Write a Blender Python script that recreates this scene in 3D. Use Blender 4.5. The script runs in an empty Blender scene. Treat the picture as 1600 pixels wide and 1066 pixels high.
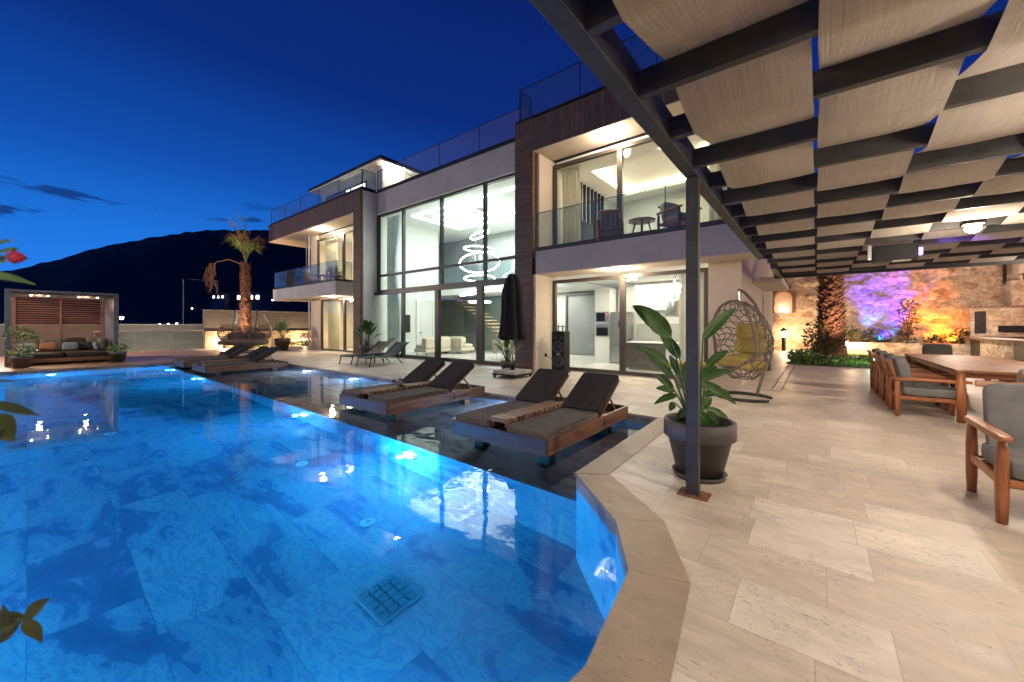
import bpy, math, random
from mathutils import Vector, Matrix, noise
from mathutils.geometry import tessellate_polygon
R = math.radians
random.seed(7)
C = bpy.context.scene.collection
S = bpy.context.scene

# ------------------------------------------------------------------ camera, sky, exposure
EYE = 1.45
YAW = math.atan(475 / 600)
cd = bpy.data.cameras.new("camera"); cam = bpy.data.objects.new("camera", cd); C.objects.link(cam)
cam.location = (0, 0, EYE); cam.rotation_euler = (R(90), 0, YAW)
cd.sensor_width = 36; cd.lens = 13.5; cd.shift_y = -24 / 1600
cd.dof.use_dof = True; cd.dof.focus_distance = 7.0; cd.dof.aperture_fstop = 1.8
cd.clip_start = 0.05; cd.clip_end = 6000
S.camera = cam

w = bpy.data.worlds.new("World"); S.world = w; w.use_nodes = True
nt = w.node_tree; nt.nodes.clear()
def nn(t, k, **kw):
    n = t.nodes.new(k)
    for a, b in kw.items():
        setattr(n, a, b)
    return n
tc = nn(nt, 'ShaderNodeTexCoord'); sep = nn(nt, 'ShaderNodeSeparateXYZ')
nt.links.new(tc.outputs['Generated'], sep.inputs[0])
# elevation minus a little for the side where the sun went down (-X)
m1 = nn(nt, 'ShaderNodeMath', operation='MULTIPLY_ADD'); m1.inputs[1].default_value = 0.16
nt.links.new(sep.outputs['X'], m1.inputs[0]); nt.links.new(sep.outputs['Z'], m1.inputs[2])
m2 = nn(nt, 'ShaderNodeMath', operation='ADD'); m2.inputs[1].default_value = 0.14
nt.links.new(m1.outputs[0], m2.inputs[0])
cr = nn(nt, 'ShaderNodeValToRGB'); e = cr.color_ramp.elements
e[0].position = 0.0; e[0].color = (0.014, 0.125, 0.46, 1)
e[1].position = 0.85; e[1].color = (0.0015, 0.006, 0.055, 1)
for p, c in ((0.14, (0.007, 0.09, 0.37, 1)), (0.3, (0.003, 0.040, 0.215, 1)), (0.5, (0.0018, 0.013, 0.10, 1))):
    q = e.new(p); q.color = c
nt.links.new(m2.outputs[0], cr.inputs[0])
# thin dark evening clouds low over the hill
mp = nn(nt, 'ShaderNodeMapping'); mp.inputs['Scale'].default_value = (9, 9, 42)
nt.links.new(tc.outputs['Generated'], mp.inputs[0])
nz = nn(nt, 'ShaderNodeTexNoise'); nz.inputs['Scale'].default_value = 1.0; nz.inputs['Detail'].default_value = 6
nt.links.new(mp.outputs[0], nz.inputs[0])
cl = nn(nt, 'ShaderNodeMapRange'); cl.inputs[1].default_value = 0.575; cl.inputs[2].default_value = 0.64
nt.links.new(nz.outputs[0], cl.inputs[0])
b1 = nn(nt, 'ShaderNodeMapRange'); b1.inputs[1].default_value = 0.27; b1.inputs[2].default_value = 0.22
nt.links.new(sep.outputs['Z'], b1.inputs[0])
mm = nn(nt, 'ShaderNodeMath', operation='MULTIPLY'); nt.links.new(cl.outputs[0], mm.inputs[0]); nt.links.new(b1.outputs[0], mm.inputs[1])
m9 = nn(nt, 'ShaderNodeMath', operation='MULTIPLY'); nt.links.new(mm.outputs[0], m9.inputs[0]); m9.inputs[1].default_value = 0.85
mx = nn(nt, 'ShaderNodeMixRGB'); nt.links.new(m9.outputs[0], mx.inputs[0]); nt.links.new(cr.outputs[0], mx.inputs[1])
mx.inputs[2].default_value = (0.003, 0.018, 0.09, 1)
bg = nn(nt, 'ShaderNodeBackground'); bg.inputs[1].default_value = 0.88
nt.links.new(mx.outputs[0], bg.inputs[0])
wo = nn(nt, 'ShaderNodeOutputWorld'); nt.links.new(bg.outputs[0], wo.inputs[0])

S.view_settings.view_transform = 'Standard'; S.view_settings.look = 'None'
S.view_settings.exposure = 1.2; S.view_settings.gamma = 1
S.cycles.use_denoising = True
S.cycles.max_bounces = 10; S.cycles.transparent_max_bounces = 24
S.cycles.diffuse_bounces = 4; S.cycles.glossy_bounces = 4
S.cycles.caustics_reflective = False; S.cycles.caustics_refractive = False
S.cycles.sample_clamp_indirect = 6

# ------------------------------------------------------------------ materials
def mat(name):
    m = bpy.data.materials.new(name); m.use_nodes = True
    t = m.node_tree; b = t.nodes['Principled BSDF']
    return m, t, b
def L(t, a, b): t.links.new(a, b)
def mk(name, c1, c2=None, scale=4.0, rough=0.6, stretch=(1, 1, 1), bump=0.0, bscale=None, metal=0.0, detail=5, lo=0.35, hi=0.65, spec=0.5):
    m, t, b = mat(name)
    b.inputs['Roughness'].default_value = rough; b.inputs['Metallic'].default_value = metal
    b.inputs['Specular IOR Level'].default_value = spec
    c2 = c2 or tuple(x * 0.82 for x in c1)
    co = nn(t, 'ShaderNodeTexCoord'); mp = nn(t, 'ShaderNodeMapping'); mp.inputs['Scale'].default_value = stretch
    L(t, co.outputs['Object'], mp.inputs[0])
    n = nn(t, 'ShaderNodeTexNoise'); n.inputs['Scale'].default_value = scale; n.inputs['Detail'].default_value = detail
    L(t, mp.outputs[0], n.inputs[0])
    r = nn(t, 'ShaderNodeMapRange'); r.inputs[1].default_value = lo; r.inputs[2].default_value = hi; L(t, n.outputs[0], r.inputs[0])
    x = nn(t, 'ShaderNodeMixRGB'); L(t, r.outputs[0], x.inputs[0]); x.inputs[1].default_value = (*c1, 1); x.inputs[2].default_value = (*c2, 1)
    L(t, x.outputs[0], b.inputs['Base Color'])
    if bump:
        n2 = nn(t, 'ShaderNodeTexNoise'); n2.inputs['Scale'].default_value = bscale or scale * 3; n2.inputs['Detail'].default_value = 6
        L(t, mp.outputs[0], n2.inputs[0])
        bp = nn(t, 'ShaderNodeBump'); bp.inputs['Strength'].default_value = bump; bp.inputs['Distance'].default_value = 0.02
        L(t, n2.outputs[0], bp.inputs['Height']); L(t, bp.outputs[0], b.inputs['Normal'])
    return m
def em(name, col, s):
    m, t, b = mat(name)
    b.inputs['Base Color'].default_value = (*col, 1)
    b.inputs['Emission Color'].default_value = (*col, 1); b.inputs['Emission Strength'].default_value = s
    return m
def M1(t, op, a, b=None, c=None):
    n = nn(t, 'ShaderNodeMath', operation=op)
    for i, v in enumerate((a, b, c)):
        if v is None: continue
        if isinstance(v, (int, float)): n.inputs[i].default_value = v
        else: L(t, v, n.inputs[i])
    return n.outputs[0]
def glassy(name, tint=(0.9, 0.97, 0.95), ior=1.5, rough=0.0, bump=0.0, bs=3.0, film=0.0, filmcol=(.8, .85, .9)):
    m, t, b = mat(name)
    tr = nn(t, 'ShaderNodeBsdfTransparent'); tr.inputs[0].default_value = (*tint, 1)
    gl = nn(t, 'ShaderNodeBsdfGlossy'); gl.inputs['Roughness'].default_value = rough
    geo = nn(t, 'ShaderNodeNewGeometry'); dn = nn(t, 'ShaderNodeVectorMath', operation='DOT_PRODUCT')
    L(t, geo.outputs['Normal'], dn.inputs[0]); L(t, geo.outputs['Incoming'], dn.inputs[1])
    f0 = ((ior - 1) / (ior + 1)) ** 2
    ff = M1(t, 'MULTIPLY_ADD', M1(t, 'POWER', M1(t, 'SUBTRACT', 1.0, M1(t, 'ABSOLUTE', dn.outputs['Value'])), 5.0), 1 - f0, f0)
    ms = nn(t, 'ShaderNodeMixShader'); L(t, ff, ms.inputs[0]); L(t, tr.outputs[0], ms.inputs[1]); L(t, gl.outputs[0], ms.inputs[2])
    if bump:
        co = nn(t, 'ShaderNodeTexCoord'); n2 = nn(t, 'ShaderNodeTexNoise'); n2.inputs['Scale'].default_value = bs; n2.inputs['Detail'].default_value = 2
        L(t, co.outputs['Object'], n2.inputs[0])
        bp = nn(t, 'ShaderNodeBump'); bp.inputs['Strength'].default_value = bump; bp.inputs['Distance'].default_value = 0.05
        L(t, n2.outputs[0], bp.inputs['Height']); L(t, bp.outputs[0], gl.inputs['Normal']); L(t, bp.outputs[0], dn.inputs[0])
    o = t.nodes['Material Output']
    if film:
        df = nn(t, 'ShaderNodeBsdfDiffuse'); df.inputs[0].default_value = (*filmcol, 1)
        m3 = nn(t, 'ShaderNodeMixShader'); L(t, ms.outputs[0], m3.inputs[1]); L(t, df.outputs[0], m3.inputs[2])
        co = nn(t, 'ShaderNodeTexCoord'); n3 = nn(t, 'ShaderNodeTexNoise'); n3.inputs['Scale'].default_value = 30; n3.inputs['Detail'].default_value = 5
        L(t, co.outputs['Object'], n3.inputs[0])
        rg = nn(t, 'ShaderNodeMapRange'); rg.inputs[1].default_value = .35; rg.inputs[2].default_value = .7; rg.inputs[4].default_value = film
        L(t, n3.outputs[0], rg.inputs[0]); L(t, rg.outputs[0], m3.inputs[0]); L(t, m3.outputs[0], o.inputs[0])
    else:
        L(t, ms.outputs[0], o.inputs[0])
    return m

def tilegrid(t, tw, th, joint, u=0, v=1):
    """running-bond slabs: returns (random per slab, joint mask, coord output)"""
    co = nn(t, 'ShaderNodeTexCoord'); sp = nn(t, 'ShaderNodeSeparateXYZ'); L(t, co.outputs['Object'], sp.inputs[0])
    X, Y = sp.outputs[u], sp.outputs[v]
    yr = M1(t, 'DIVIDE', Y, th); row = M1(t, 'FLOOR', yr)
    wn = nn(t, 'ShaderNodeTexWhiteNoise', noise_dimensions='1D'); L(t, row, wn.inputs['W'])
    xs = M1(t, 'ADD', M1(t, 'DIVIDE', X, tw), wn.outputs[0]); col = M1(t, 'FLOOR', xs)
    idd = M1(t, 'ADD', M1(t, 'MULTIPLY', row, 17.31), M1(t, 'MULTIPLY', col, 3.77))
    w2 = nn(t, 'ShaderNodeTexWhiteNoise', noise_dimensions='1D'); L(t, idd, w2.inputs['W'])
    fx = M1(t, 'FRACT', xs); fy = M1(t, 'FRACT', yr)
    dx = M1(t, 'MULTIPLY', M1(t, 'MINIMUM', fx, M1(t, 'SUBTRACT', 1.0, fx)), tw)
    dy = M1(t, 'MULTIPLY', M1(t, 'MINIMUM', fy, M1(t, 'SUBTRACT', 1.0, fy)), th)
    d = M1(t, 'MINIMUM', dx, dy)
    jm = M1(t, 'LESS_THAN', d, joint)
    return w2, jm, co, idd
def ramp(t, src, stops):
    r = nn(t, 'ShaderNodeValToRGB'); el = r.color_ramp.elements
    el[0].position, el[0].color = stops[0][0], (*stops[0][1], 1)
    el[1].position, el[1].color = stops[-1][0], (*stops[-1][1], 1)
    for p, c in stops[1:-1]:
        q = el.new(p); q.color = (*c, 1)
    L(t, src, r.inputs[0]); return r.outputs[0]
def mixc(t, f, a, b, mode='MIX'):
    x = nn(t, 'ShaderNodeMixRGB', blend_type=mode)
    for i, v in enumerate((f, a, b)):
        if isinstance(v, (int, float)): x.inputs[i].default_value = v
        elif isinstance(v, tuple): x.inputs[i].default_value = (*v, 1)
        else: L(t, v, x.inputs[i])
    return x.outputs[0]
def noise_t(t, co, scale, detail=5, stretch=None, rough=0.5, dist=0.0, w=None):
    src = co.outputs['Object']
    if stretch or w is not None:
        mp = nn(t, 'ShaderNodeMapping'); mp.inputs['Scale'].default_value = stretch or (1, 1, 1); L(t, src, mp.inputs[0]); src = mp.outputs[0]
        if w is not None: L(t, w, mp.inputs['Location'])
    n = nn(t, 'ShaderNodeTexNoise'); n.inputs['Scale'].default_value = scale; n.inputs['Detail'].default_value = detail
    n.inputs['Roughness'].default_value = rough; n.inputs['Distortion'].default_value = dist
    L(t, src, n.inputs[0]); return n.outputs[0]

def travertine(name, tw, th, dark=1.0, rough=0.38, tones=None, pits=True):
    m, t, b = mat(name)
    w2, jm, co, idd = tilegrid(t, tw, th, 0.0022)
    k = dark
    tones = tones or ((.54, .45, .345), (.64, .55, .44), (.58, .49, .38), (.72, .64, .53), (.61, .52, .41))
    base = ramp(t, w2.outputs[0], [(i / 4, tuple(x * k for x in c)) for i, c in enumerate(tones)])
    cmb = nn(t, 'ShaderNodeCombineXYZ'); L(t, idd, cmb.inputs[0]); L(t, w2.outputs[0], cmb.inputs[2])
    n1 = noise_t(t, co, 1.0, 6, (3, 8, 3), 0.6, 0.6, cmb.outputs[0])
    v1 = nn(t, 'ShaderNodeMapRange'); v1.inputs[1].default_value = .3; v1.inputs[2].default_value = .7; v1.inputs[3].default_value = .78; v1.inputs[4].default_value = 1.12; L(t, n1, v1.inputs[0])
    c1 = mixc(t, 1.0, base, v1.outputs[0], 'MULTIPLY')
    n5 = noise_t(t, co, 140, 3); n6 = noise_t(t, co, 2.3, 5, None, .6)
    gm = M1(t, 'ADD', M1(t, 'MULTIPLY_ADD', n5, .24, .88), M1(t, 'MULTIPLY', M1(t, 'SUBTRACT', n6, .5), .35))
    c1 = mixc(t, 1.0, c1, gm, 'MULTIPLY')
    if pits:
        n2 = noise_t(t, co, 1.0, 5, (26, 80, 26), 0.65, 0.3, cmb.outputs[0])
        n3 = noise_t(t, co, 1.6, 3)
        pm = nn(t, 'ShaderNodeMapRange'); pm.inputs[1].default_value = .585; pm.inputs[2].default_value = .63; L(t, n2, pm.inputs[0])
        pr = nn(t, 'ShaderNodeMapRange'); pr.inputs[1].default_value = .42; pr.inputs[2].default_value = .56; L(t, n3, pr.inputs[0])
        pf = M1(t, 'MULTIPLY', M1(t, 'MULTIPLY', pm.outputs[0], pr.outputs[0]), .75)
        c1 = mixc(t, pf, c1, (.16, .115, .08))
    c2 = mixc(t, M1(t, 'MULTIPLY', jm, .75), c1, (.36, .29, .21))
    L(t, c2, b.inputs['Base Color'])
    rr = nn(t, 'ShaderNodeMapRange'); rr.inputs[1].default_value = .3; rr.inputs[2].default_value = .7; rr.inputs[3].default_value = rough - .02; rr.inputs[4].default_value = rough + .22
    L(t, n1, rr.inputs[0]); L(t, rr.outputs[0], b.inputs['Roughness'])
    bp = nn(t, 'ShaderNodeBump'); bp.inputs['Strength'].default_value = .25; bp.inputs['Distance'].default_value = .006
    L(t, M1(t, 'SUBTRACT', n1, M1(t, 'MULTIPLY', jm, .8)), bp.inputs['Height']); L(t, bp.outputs[0], b.inputs['Normal'])
    return m
def marble(name, u=0, v=1, tw=1.2, th=.6):
    m, t, b = mat(name)
    w2, jm, co, idd = tilegrid(t, tw, th, 0.003, u, v)
    cmb = nn(t, 'ShaderNodeCombineXYZ'); L(t, idd, cmb.inputs[0]); L(t, M1(t, 'MULTIPLY', idd, .37), cmb.inputs[1])
    n1 = noise_t(t, co, .62, 7, (1.0, 2.1, 1.6), .58, 1.3, cmb.outputs[0])
    n2 = noise_t(t, co, 1.8, 7, (1.0, 2.2, 1.6), .66, 2.2, cmb.outputs[0])
    n0 = M1(t, 'ADD', M1(t, 'MULTIPLY', n1, .72), M1(t, 'MULTIPLY', n2, .28))
    base = ramp(t, n0, [(.36, (.12, .13, .19)), (.43, (.16, .17, .24)), (.458, (.20, .21, .27)), (.466, (.34, .35, .36)), (.49, (.29, .30, .33)), (.525, (.42, .41, .39)), (.545, (.40, .395, .37)), (.55, (.24, .25, .29)), (.585, (.42, .415, .39)), (.66, (.32, .33, .35)), (.75, (.5, .48, .44))])
    c1 = mixc(t, M1(t, 'MULTIPLY', w2.outputs[0], .3), base, (.15, .17, .21))
    # fine dark veins
    ve = M1(t, 'ABSOLUTE', M1(t, 'SUBTRACT', M1(t, 'FRACT', M1(t, 'MULTIPLY', n0, 9)), .5))
    vm = nn(t, 'ShaderNodeMapRange'); vm.inputs[1].default_value = .05; vm.inputs[2].default_value = 0.0; L(t, ve, vm.inputs[0])
    c2 = mixc(t, M1(t, 'MULTIPLY', vm.outputs[0], M1(t, 'MULTIPLY', n2, .55)), c1, (.07, .08, .11))
    c3 = mixc(t, M1(t, 'MULTIPLY', jm, .7), c2, (.12, .14, .17))
    L(t, c3, b.inputs['Base Color']); b.inputs['Roughness'].default_value = .3
    return m
def stone(name, scale=2.2, tint=(1, 1, 1), disp=0.6):
    m, t, b = mat(name); co = nn(t, 'ShaderNodeTexCoord')
    nw = nn(t, 'ShaderNodeTexNoise'); nw.inputs['Scale'].default_value = 2.5; nw.inputs['Detail'].default_value = 3; L(t, co.outputs['Object'], nw.inputs[0])
    av = nn(t, 'ShaderNodeMixRGB', blend_type='ADD'); av.inputs[0].default_value = .35; L(t, co.outputs['Object'], av.inputs[1]); L(t, nw.outputs['Color'], av.inputs[2])
    mp = nn(t, 'ShaderNodeMapping'); mp.inputs['Scale'].default_value = (1, 1, 1.7); L(t, av.outputs[0], mp.inputs[0])
    vo = nn(t, 'ShaderNodeTexVoronoi'); vo.inputs['Scale'].default_value = scale; L(t, mp.outputs[0], vo.inputs['Vector'])
    ve = nn(t, 'ShaderNodeTexVoronoi', feature='DISTANCE_TO_EDGE'); ve.inputs['Scale'].default_value = scale; L(t, mp.outputs[0], ve.inputs['Vector'])
    s2 = nn(t, 'ShaderNodeSeparateXYZ'); L(t, vo.outputs['Color'], s2.inputs[0])
    T = lambda c: tuple(a * k for a, k in zip(c, tint))
    base = ramp(t, s2.outputs[0], [(0, T((.46, .33, .22))), (.35, T((.58, .45, .32))), (.6, T((.36, .23, .15))), (.8, T((.60, .50, .39))), (1, T((.42, .31, .23)))])
    n1 = noise_t(t, co, 7, 8, None, .65)
    v1 = nn(t, 'ShaderNodeMapRange'); v1.inputs[1].default_value = .3; v1.inputs[2].default_value = .7; v1.inputs[3].default_value = .45; v1.inputs[4].default_value = 1.25; L(t, n1, v1.inputs[0])
    c1 = mixc(t, 1, base, v1.outputs[0], 'MULTIPLY')
    em_ = nn(t, 'ShaderNodeMapRange'); em_.inputs[1].default_value = .0; em_.inputs[2].default_value = .07; em_.inputs[3].default_value = .4; em_.inputs[4].default_value = 0; L(t, ve.outputs['Distance'], em_.inputs[0])
    c2 = mixc(t, em_.outputs[0], c1, T((.52, .44, .33)))
    L(t, c2, b.inputs['Base Color']); b.inputs['Roughness'].default_value = .9
    bp = nn(t, 'ShaderNodeBump'); bp.inputs['Strength'].default_value = disp; bp.inputs['Distance'].default_value = .06
    L(t, M1(t, 'ADD', n1, M1(t, 'MULTIPLY', M1(t, 'MINIMUM', ve.outputs['Distance'], .15), 3)), bp.inputs['Height']); L(t, bp.outputs[0], b.inputs['Normal'])
    return m
def wood(name, c1, c2, axis=0, rough=.45, plank=0.0, paxis=1):
    st = [14, 14, 14]; st[axis] = 1.2
    m = mk(name, c1, c2, 1.6, rough, tuple(st), .12, 5)
    if plank:
        t = m.node_tree; b = t.nodes['Principled BSDF']; src = b.inputs['Base Color'].links[0].from_socket
        co = nn(t, 'ShaderNodeTexCoord'); sp = nn(t, 'ShaderNodeSeparateXYZ'); L(t, co.outputs['Object'], sp.inputs[0])
        q = M1(t, 'DIVIDE', sp.outputs[paxis], plank); fl = M1(t, 'FLOOR', q); fr = M1(t, 'FRACT', q)
        wn = nn(t, 'ShaderNodeTexWhiteNoise', noise_dimensions='1D'); L(t, fl, wn.inputs['W'])
        c = mixc(t, M1(t, 'MULTIPLY', wn.outputs[0], .45), src, tuple(x * .45 for x in c2))
        c = mixc(t, M1(t, 'LESS_THAN', fr, .05), c, tuple(x * .15 for x in c2))
        L(t, c, b.inputs['Base Color'])
    return m
def fabric(name, c, rough=.9, sc=400, weave=.3):
    m = mk(name, c, tuple(x * .8 for x in c), 9, rough, (1, 1, 1), weave, sc, spec=.15)
    return m
def thin(name, c, stripes=0.0, tr=.5):
    m, t, b = mat(name); co = nn(t, 'ShaderNodeTexCoord')
    df = nn(t, 'ShaderNodeBsdfDiffuse'); tl_ = nn(t, 'ShaderNodeBsdfTranslucent'); ms = nn(t, 'ShaderNodeMixShader'); ms.inputs[0].default_value = tr
    n1 = noise_t(t, co, 1.0, 4, (110, 2.2, 8) if stripes else (8, 8, 8), .65); n2 = noise_t(t, co, 1.0, 3, (6, 60, 10) if stripes else (3, 3, 3)); n3 = noise_t(t, co, 1.3, 4)
    k_ = M1(t, 'ADD', M1(t, 'ADD', M1(t, 'MULTIPLY', M1(t, 'SUBTRACT', n1, .5), 2.6 * stripes + .2), M1(t, 'MULTIPLY', M1(t, 'SUBTRACT', n2, .5), 1.2 * stripes)), M1(t, 'MULTIPLY_ADD', n3, .5, .75))
    cc = mixc(t, 1, c, k_, 'MULTIPLY')
    L(t, cc, df.inputs[0]); L(t, cc, tl_.inputs[0])
    if stripes:
        bp = nn(t, 'ShaderNodeBump'); bp.inputs['Strength'].default_value = .5; bp.inputs['Distance'].default_value = .01; L(t, n1, bp.inputs['Height']); L(t, bp.outputs[0], df.inputs['Normal'])
    L(t, df.outputs[0], ms.inputs[1]); L(t, tl_.outputs[0], ms.inputs[2]); L(t, ms.outputs[0], t.nodes['Material Output'].inputs[0]); return m

def watermat():
    m, t, b = mat('pool_water'); g_ = nn(t, 'ShaderNodeBsdfGlass'); g_.inputs['IOR'].default_value = 1.33; g_.inputs['Roughness'].default_value = 0; g_.inputs['Color'].default_value = (.93, .98, 1, 1)
    co = nn(t, 'ShaderNodeTexCoord'); n1 = noise_t(t, co, 2.2, 3, None, .5, .4); n2 = noise_t(t, co, .7, 2)
    bp = nn(t, 'ShaderNodeBump'); bp.inputs['Strength'].default_value = .09; bp.inputs['Distance'].default_value = .04
    L(t, M1(t, 'ADD', n1, n2), bp.inputs['Height']); L(t, bp.outputs[0], g_.inputs['Normal']); L(t, g_.outputs[0], t.nodes['Material Output'].inputs[0]); return m

MT = dict(
    trav=travertine('travertine_paving', .62, .425),
    coping=travertine('travertine_coping', 60, 60, .70, .42, tones=((.50, .37, .25), (.46, .34, .235), (.52, .39, .27), (.48, .36, .25), (.50, .38, .26))),
    marbleF=marble('swirled_marble_tile'), marbleX=marble('swirled_marble_tile_wall', 0, 2), marbleY=marble('swirled_marble_tile_side', 1, 2),
    stone=stone('rubble_stone', 2.1), stone2=stone('pale_rubble_stone', 2.6, (1.15, 1.15, 1.15)),
    wooddeck=wood('oiled_deck_boards', (.55, .33, .17), (.38, .21, .10), 1, .4, .14, 0),
    teak=wood('teak', (.40, .145, .05), (.22, .07, .022), 2, .35),
    teakX=wood('teak_long', (.40, .15, .055), (.24, .08, .026), 0, .35),
    teakY=wood('teak_cross', (.40, .15, .055), (.24, .08, .026), 1, .35),
    tabletop=wood('teak_tabletop', (.30, .125, .045), (.17, .065, .024), 1, .5, .17, 0),
    bedwood=wood('weathered_teak', (.27, .125, .055), (.12, .05, .025), 1, .4),
    bedwoodShaded=wood('weathered_teak_shaded', (.13, .065, .035), (.06, .03, .018), 0, .55, .1, 2),  # shade on the daybed end boards, put into a darker wood colour
    slatwood=wood('slat_wood', (.34, .20, .11), (.18, .09, .045), 0, .45),
    clad=wood('dark_brown_cladding', (.14, .085, .06), (.07, .042, .03), 2, .6, .16, 0),
    cladH=wood('dark_brown_boards', (.14, .085, .06), (.07, .042, .03), 0, .6, .14, 2),
    cabwood=wood('reddish_slat_wood', (.30, .12, .055), (.18, .07, .03), 1, .5),
    white=mk('white_render', (.76, .74, .70), (.66, .64, .60), 1.3, .8, bump=.08, bscale=60, detail=8),
    grey=mk('grey_render', (.42, .43, .46), (.36, .37, .40), 1.2, .8, bump=.04, bscale=60),
    beige=mk('warm_render', (.68, .58, .47), (.63, .53, .42), 2, .85, bump=.04, bscale=80),
    int_white=mk('interior_paint', (.80, .79, .75), (.77, .76, .72), 1, .85),
    int_grey=mk('interior_grey_paint', (.42, .43, .41), (.38, .39, .37), 1, .8),
    int_floor=mk('interior_tile_floor', (.62, .59, .54), (.56, .53, .48), 1.5, .25),
    frame=mk('bronze_window_frame', (.085, .07, .055), (.07, .058, .045), 5, .4, metal=.3),
    framed=mk('dark_window_frame', (.04, .038, .035), (.03, .028, .026), 5, .4, metal=.3),
    cap=mk('black_rail_channel', (.012, .012, .014), None, 5, .45),
    steel=mk('dark_steel', (.055, .05, .046), (.035, .032, .03), 7, .6, metal=.2, bump=.03, bscale=40),
    chrome=mk('brushed_steel', (.6, .6, .6), (.5, .5, .5), 30, .3, (1, 1, 8), metal=1.0),
    rust=mk('rusty_plate', (.30, .13, .05), (.10, .04, .02), 30, .8),
    cream=fabric('cream_fabric', (.66, .58, .44)),
    charcoal=fabric('charcoal_fabric', (.055, .047, .042)),
    taupe=fabric('taupe_fabric', (.17, .15, .13)),
    greyfab=fabric('grey_cushion', (.20, .195, .185)),
    mustard=fabric('mustard_fabric', (.48, .36, .10)),
    shade=thin('woven_shade_cloth', (.52, .46, .395), .17, .12),
    curtain=thin('sheer_curtain', (.55, .52, .46)), curtainc=thin('cream_curtain', (.62, .56, .44)),
    curtaing=thin('grey_green_curtain', (.62, .70, .67)),
    brass=mk('rust_pillow', (.36, .16, .07), None, 8, .9), tealp=mk('pale_teal_pillow', (.27, .34, .36), None, 8, .9), palep=mk('pale_pattern_pillow', (.5, .5, .44), (.2, .25, .22), 22, .9), darkp=mk('dark_pillow', (.05, .045, .045), None, 8, .9),
    pot=mk('dark_plastic_pot', (.075, .062, .055), (.06, .05, .045), 3, .5),
    soil=mk('potting_soil', (.035, .02, .012), (.015, .01, .008), 30, .95, bump=.6),
    leaf=mk('green_leaf', (.05, .115, .025), (.025, .065, .015), 9, .5, (1, 1, 1), spec=.25),
    leafp=mk('pale_leaf', (.20, .30, .08), (.10, .18, .05), 6, .5),
    leafd=mk('olive_leaf', (.07, .085, .018), (.035, .04, .012), 14, .45),
    leafb=mk('bush_leaf', (.05, .08, .025), (.10, .07, .03), 5, .6),
    petal=mk('pink_petal', (.62, .05, .12), (.5, .02, .05), 8, .5),
    grassm=mk('grass', (.15, .30, .05), (.07, .17, .03), 9, .8),
    lawnm=mk('lawn_soil', (.02, .045, .01), (.012, .025, .008), 9, .95),
    bark=mk('palm_bark', (.22, .105, .06), (.08, .035, .02), 9, .9, bump=.5, bscale=22),
    dry=mk('dry_frond', (.34, .20, .09), (.22, .12, .05), 9, .8),
    hill=mk('dark_wooded_hill', (.020, .021, .016), (.005, .006, .005), .06, 1.0, detail=9),
    gratec=mk('grate_cell', (.22, .22, .21), None, 8, .7), wicker=mk('dark_wicker', (.24, .19, .15), (.10, .08, .06), 60, .6),
    wickerb=mk('brown_wicker', (.34, .23, .15), (.18, .11, .07), 60, .6),
    sling=mk('grey_sling', (.075, .085, .085), (.055, .062, .062), 40, .6),
    black=mk('black_plastic', (.018, .017, .017), None, 10, .6, spec=.2),
    cone=mk('speaker_cone', (.035, .034, .033), None, 10, .6),
    umb=fabric('umbrella_cloth', (.028, .027, .03)),
    brick=mk('red_brick', (.30, .13, .08), (.18, .075, .05), 14, .9, bump=.4),
    cabframe=mk('cabana_frame', (.12, .12, .14), None, 4, .5), wallg=mk('grey_wall', (.17, .16, .15), (.14, .13, .12), 2, .85, bump=.05, bscale=50),
    concrete=mk('pale_concrete', (.42, .40, .36), (.35, .33, .3), 8, .8, bump=.1),
    tv=mk('dark_screen', (.02, .022, .022), None, 1, .12),
    ceramic=mk('white_lacquer', (.82, .81, .78), (.80, .79, .76), 1, .3),
    doorg=mk('grey_door', (.22, .23, .23), (.19, .2, .2), 1, .5),
    oak=wood('oak_tread', (.55, .40, .22), (.42, .29, .15), 0, .4),
    wine=mk('red_wine', (.30, .01, .03), None, 1, .1),
    rope=mk('cable', (.02, .02, .02), None, 1, .6),
    glass=glassy('window_glass', (.93, .97, .95), 1.45), rail=glassy('railing_glass', (.80, .87, .87), 1.5, film=.045),
    railw=glassy('wet_railing_glass', (.80, .88, .9), 1.5, film=.22, filmcol=(.5, .47, .5)),
    cup=glassy('drinking_glass', (.97, .98, .98), 1.4),
    water=watermat(),
    lampw=em('lamp_warm_white', (1, .80, .56), 26), lampc=em('lamp_cool_white', (.93, 1.0, .97), 7), cove=em('cove_strip', (1, .85, .62), 7), covec=em('cool_cove_strip', (.93, 1, .96), 1.8),
    flood=em('flood_lamp', (1, .86, .66), 160), poolw=em('pool_lamp_lens', (.45, .78, 1), 14),
    farlamp=em('distant_lamp', (1, .85, .6), 14), farwin=em('lit_far_window', (1, .82, .6), 3.0), uv=em('violet_lamp', (.2, .12, 1), 6), led=em('red_display', (1, .08, .05), 3),
)

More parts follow.
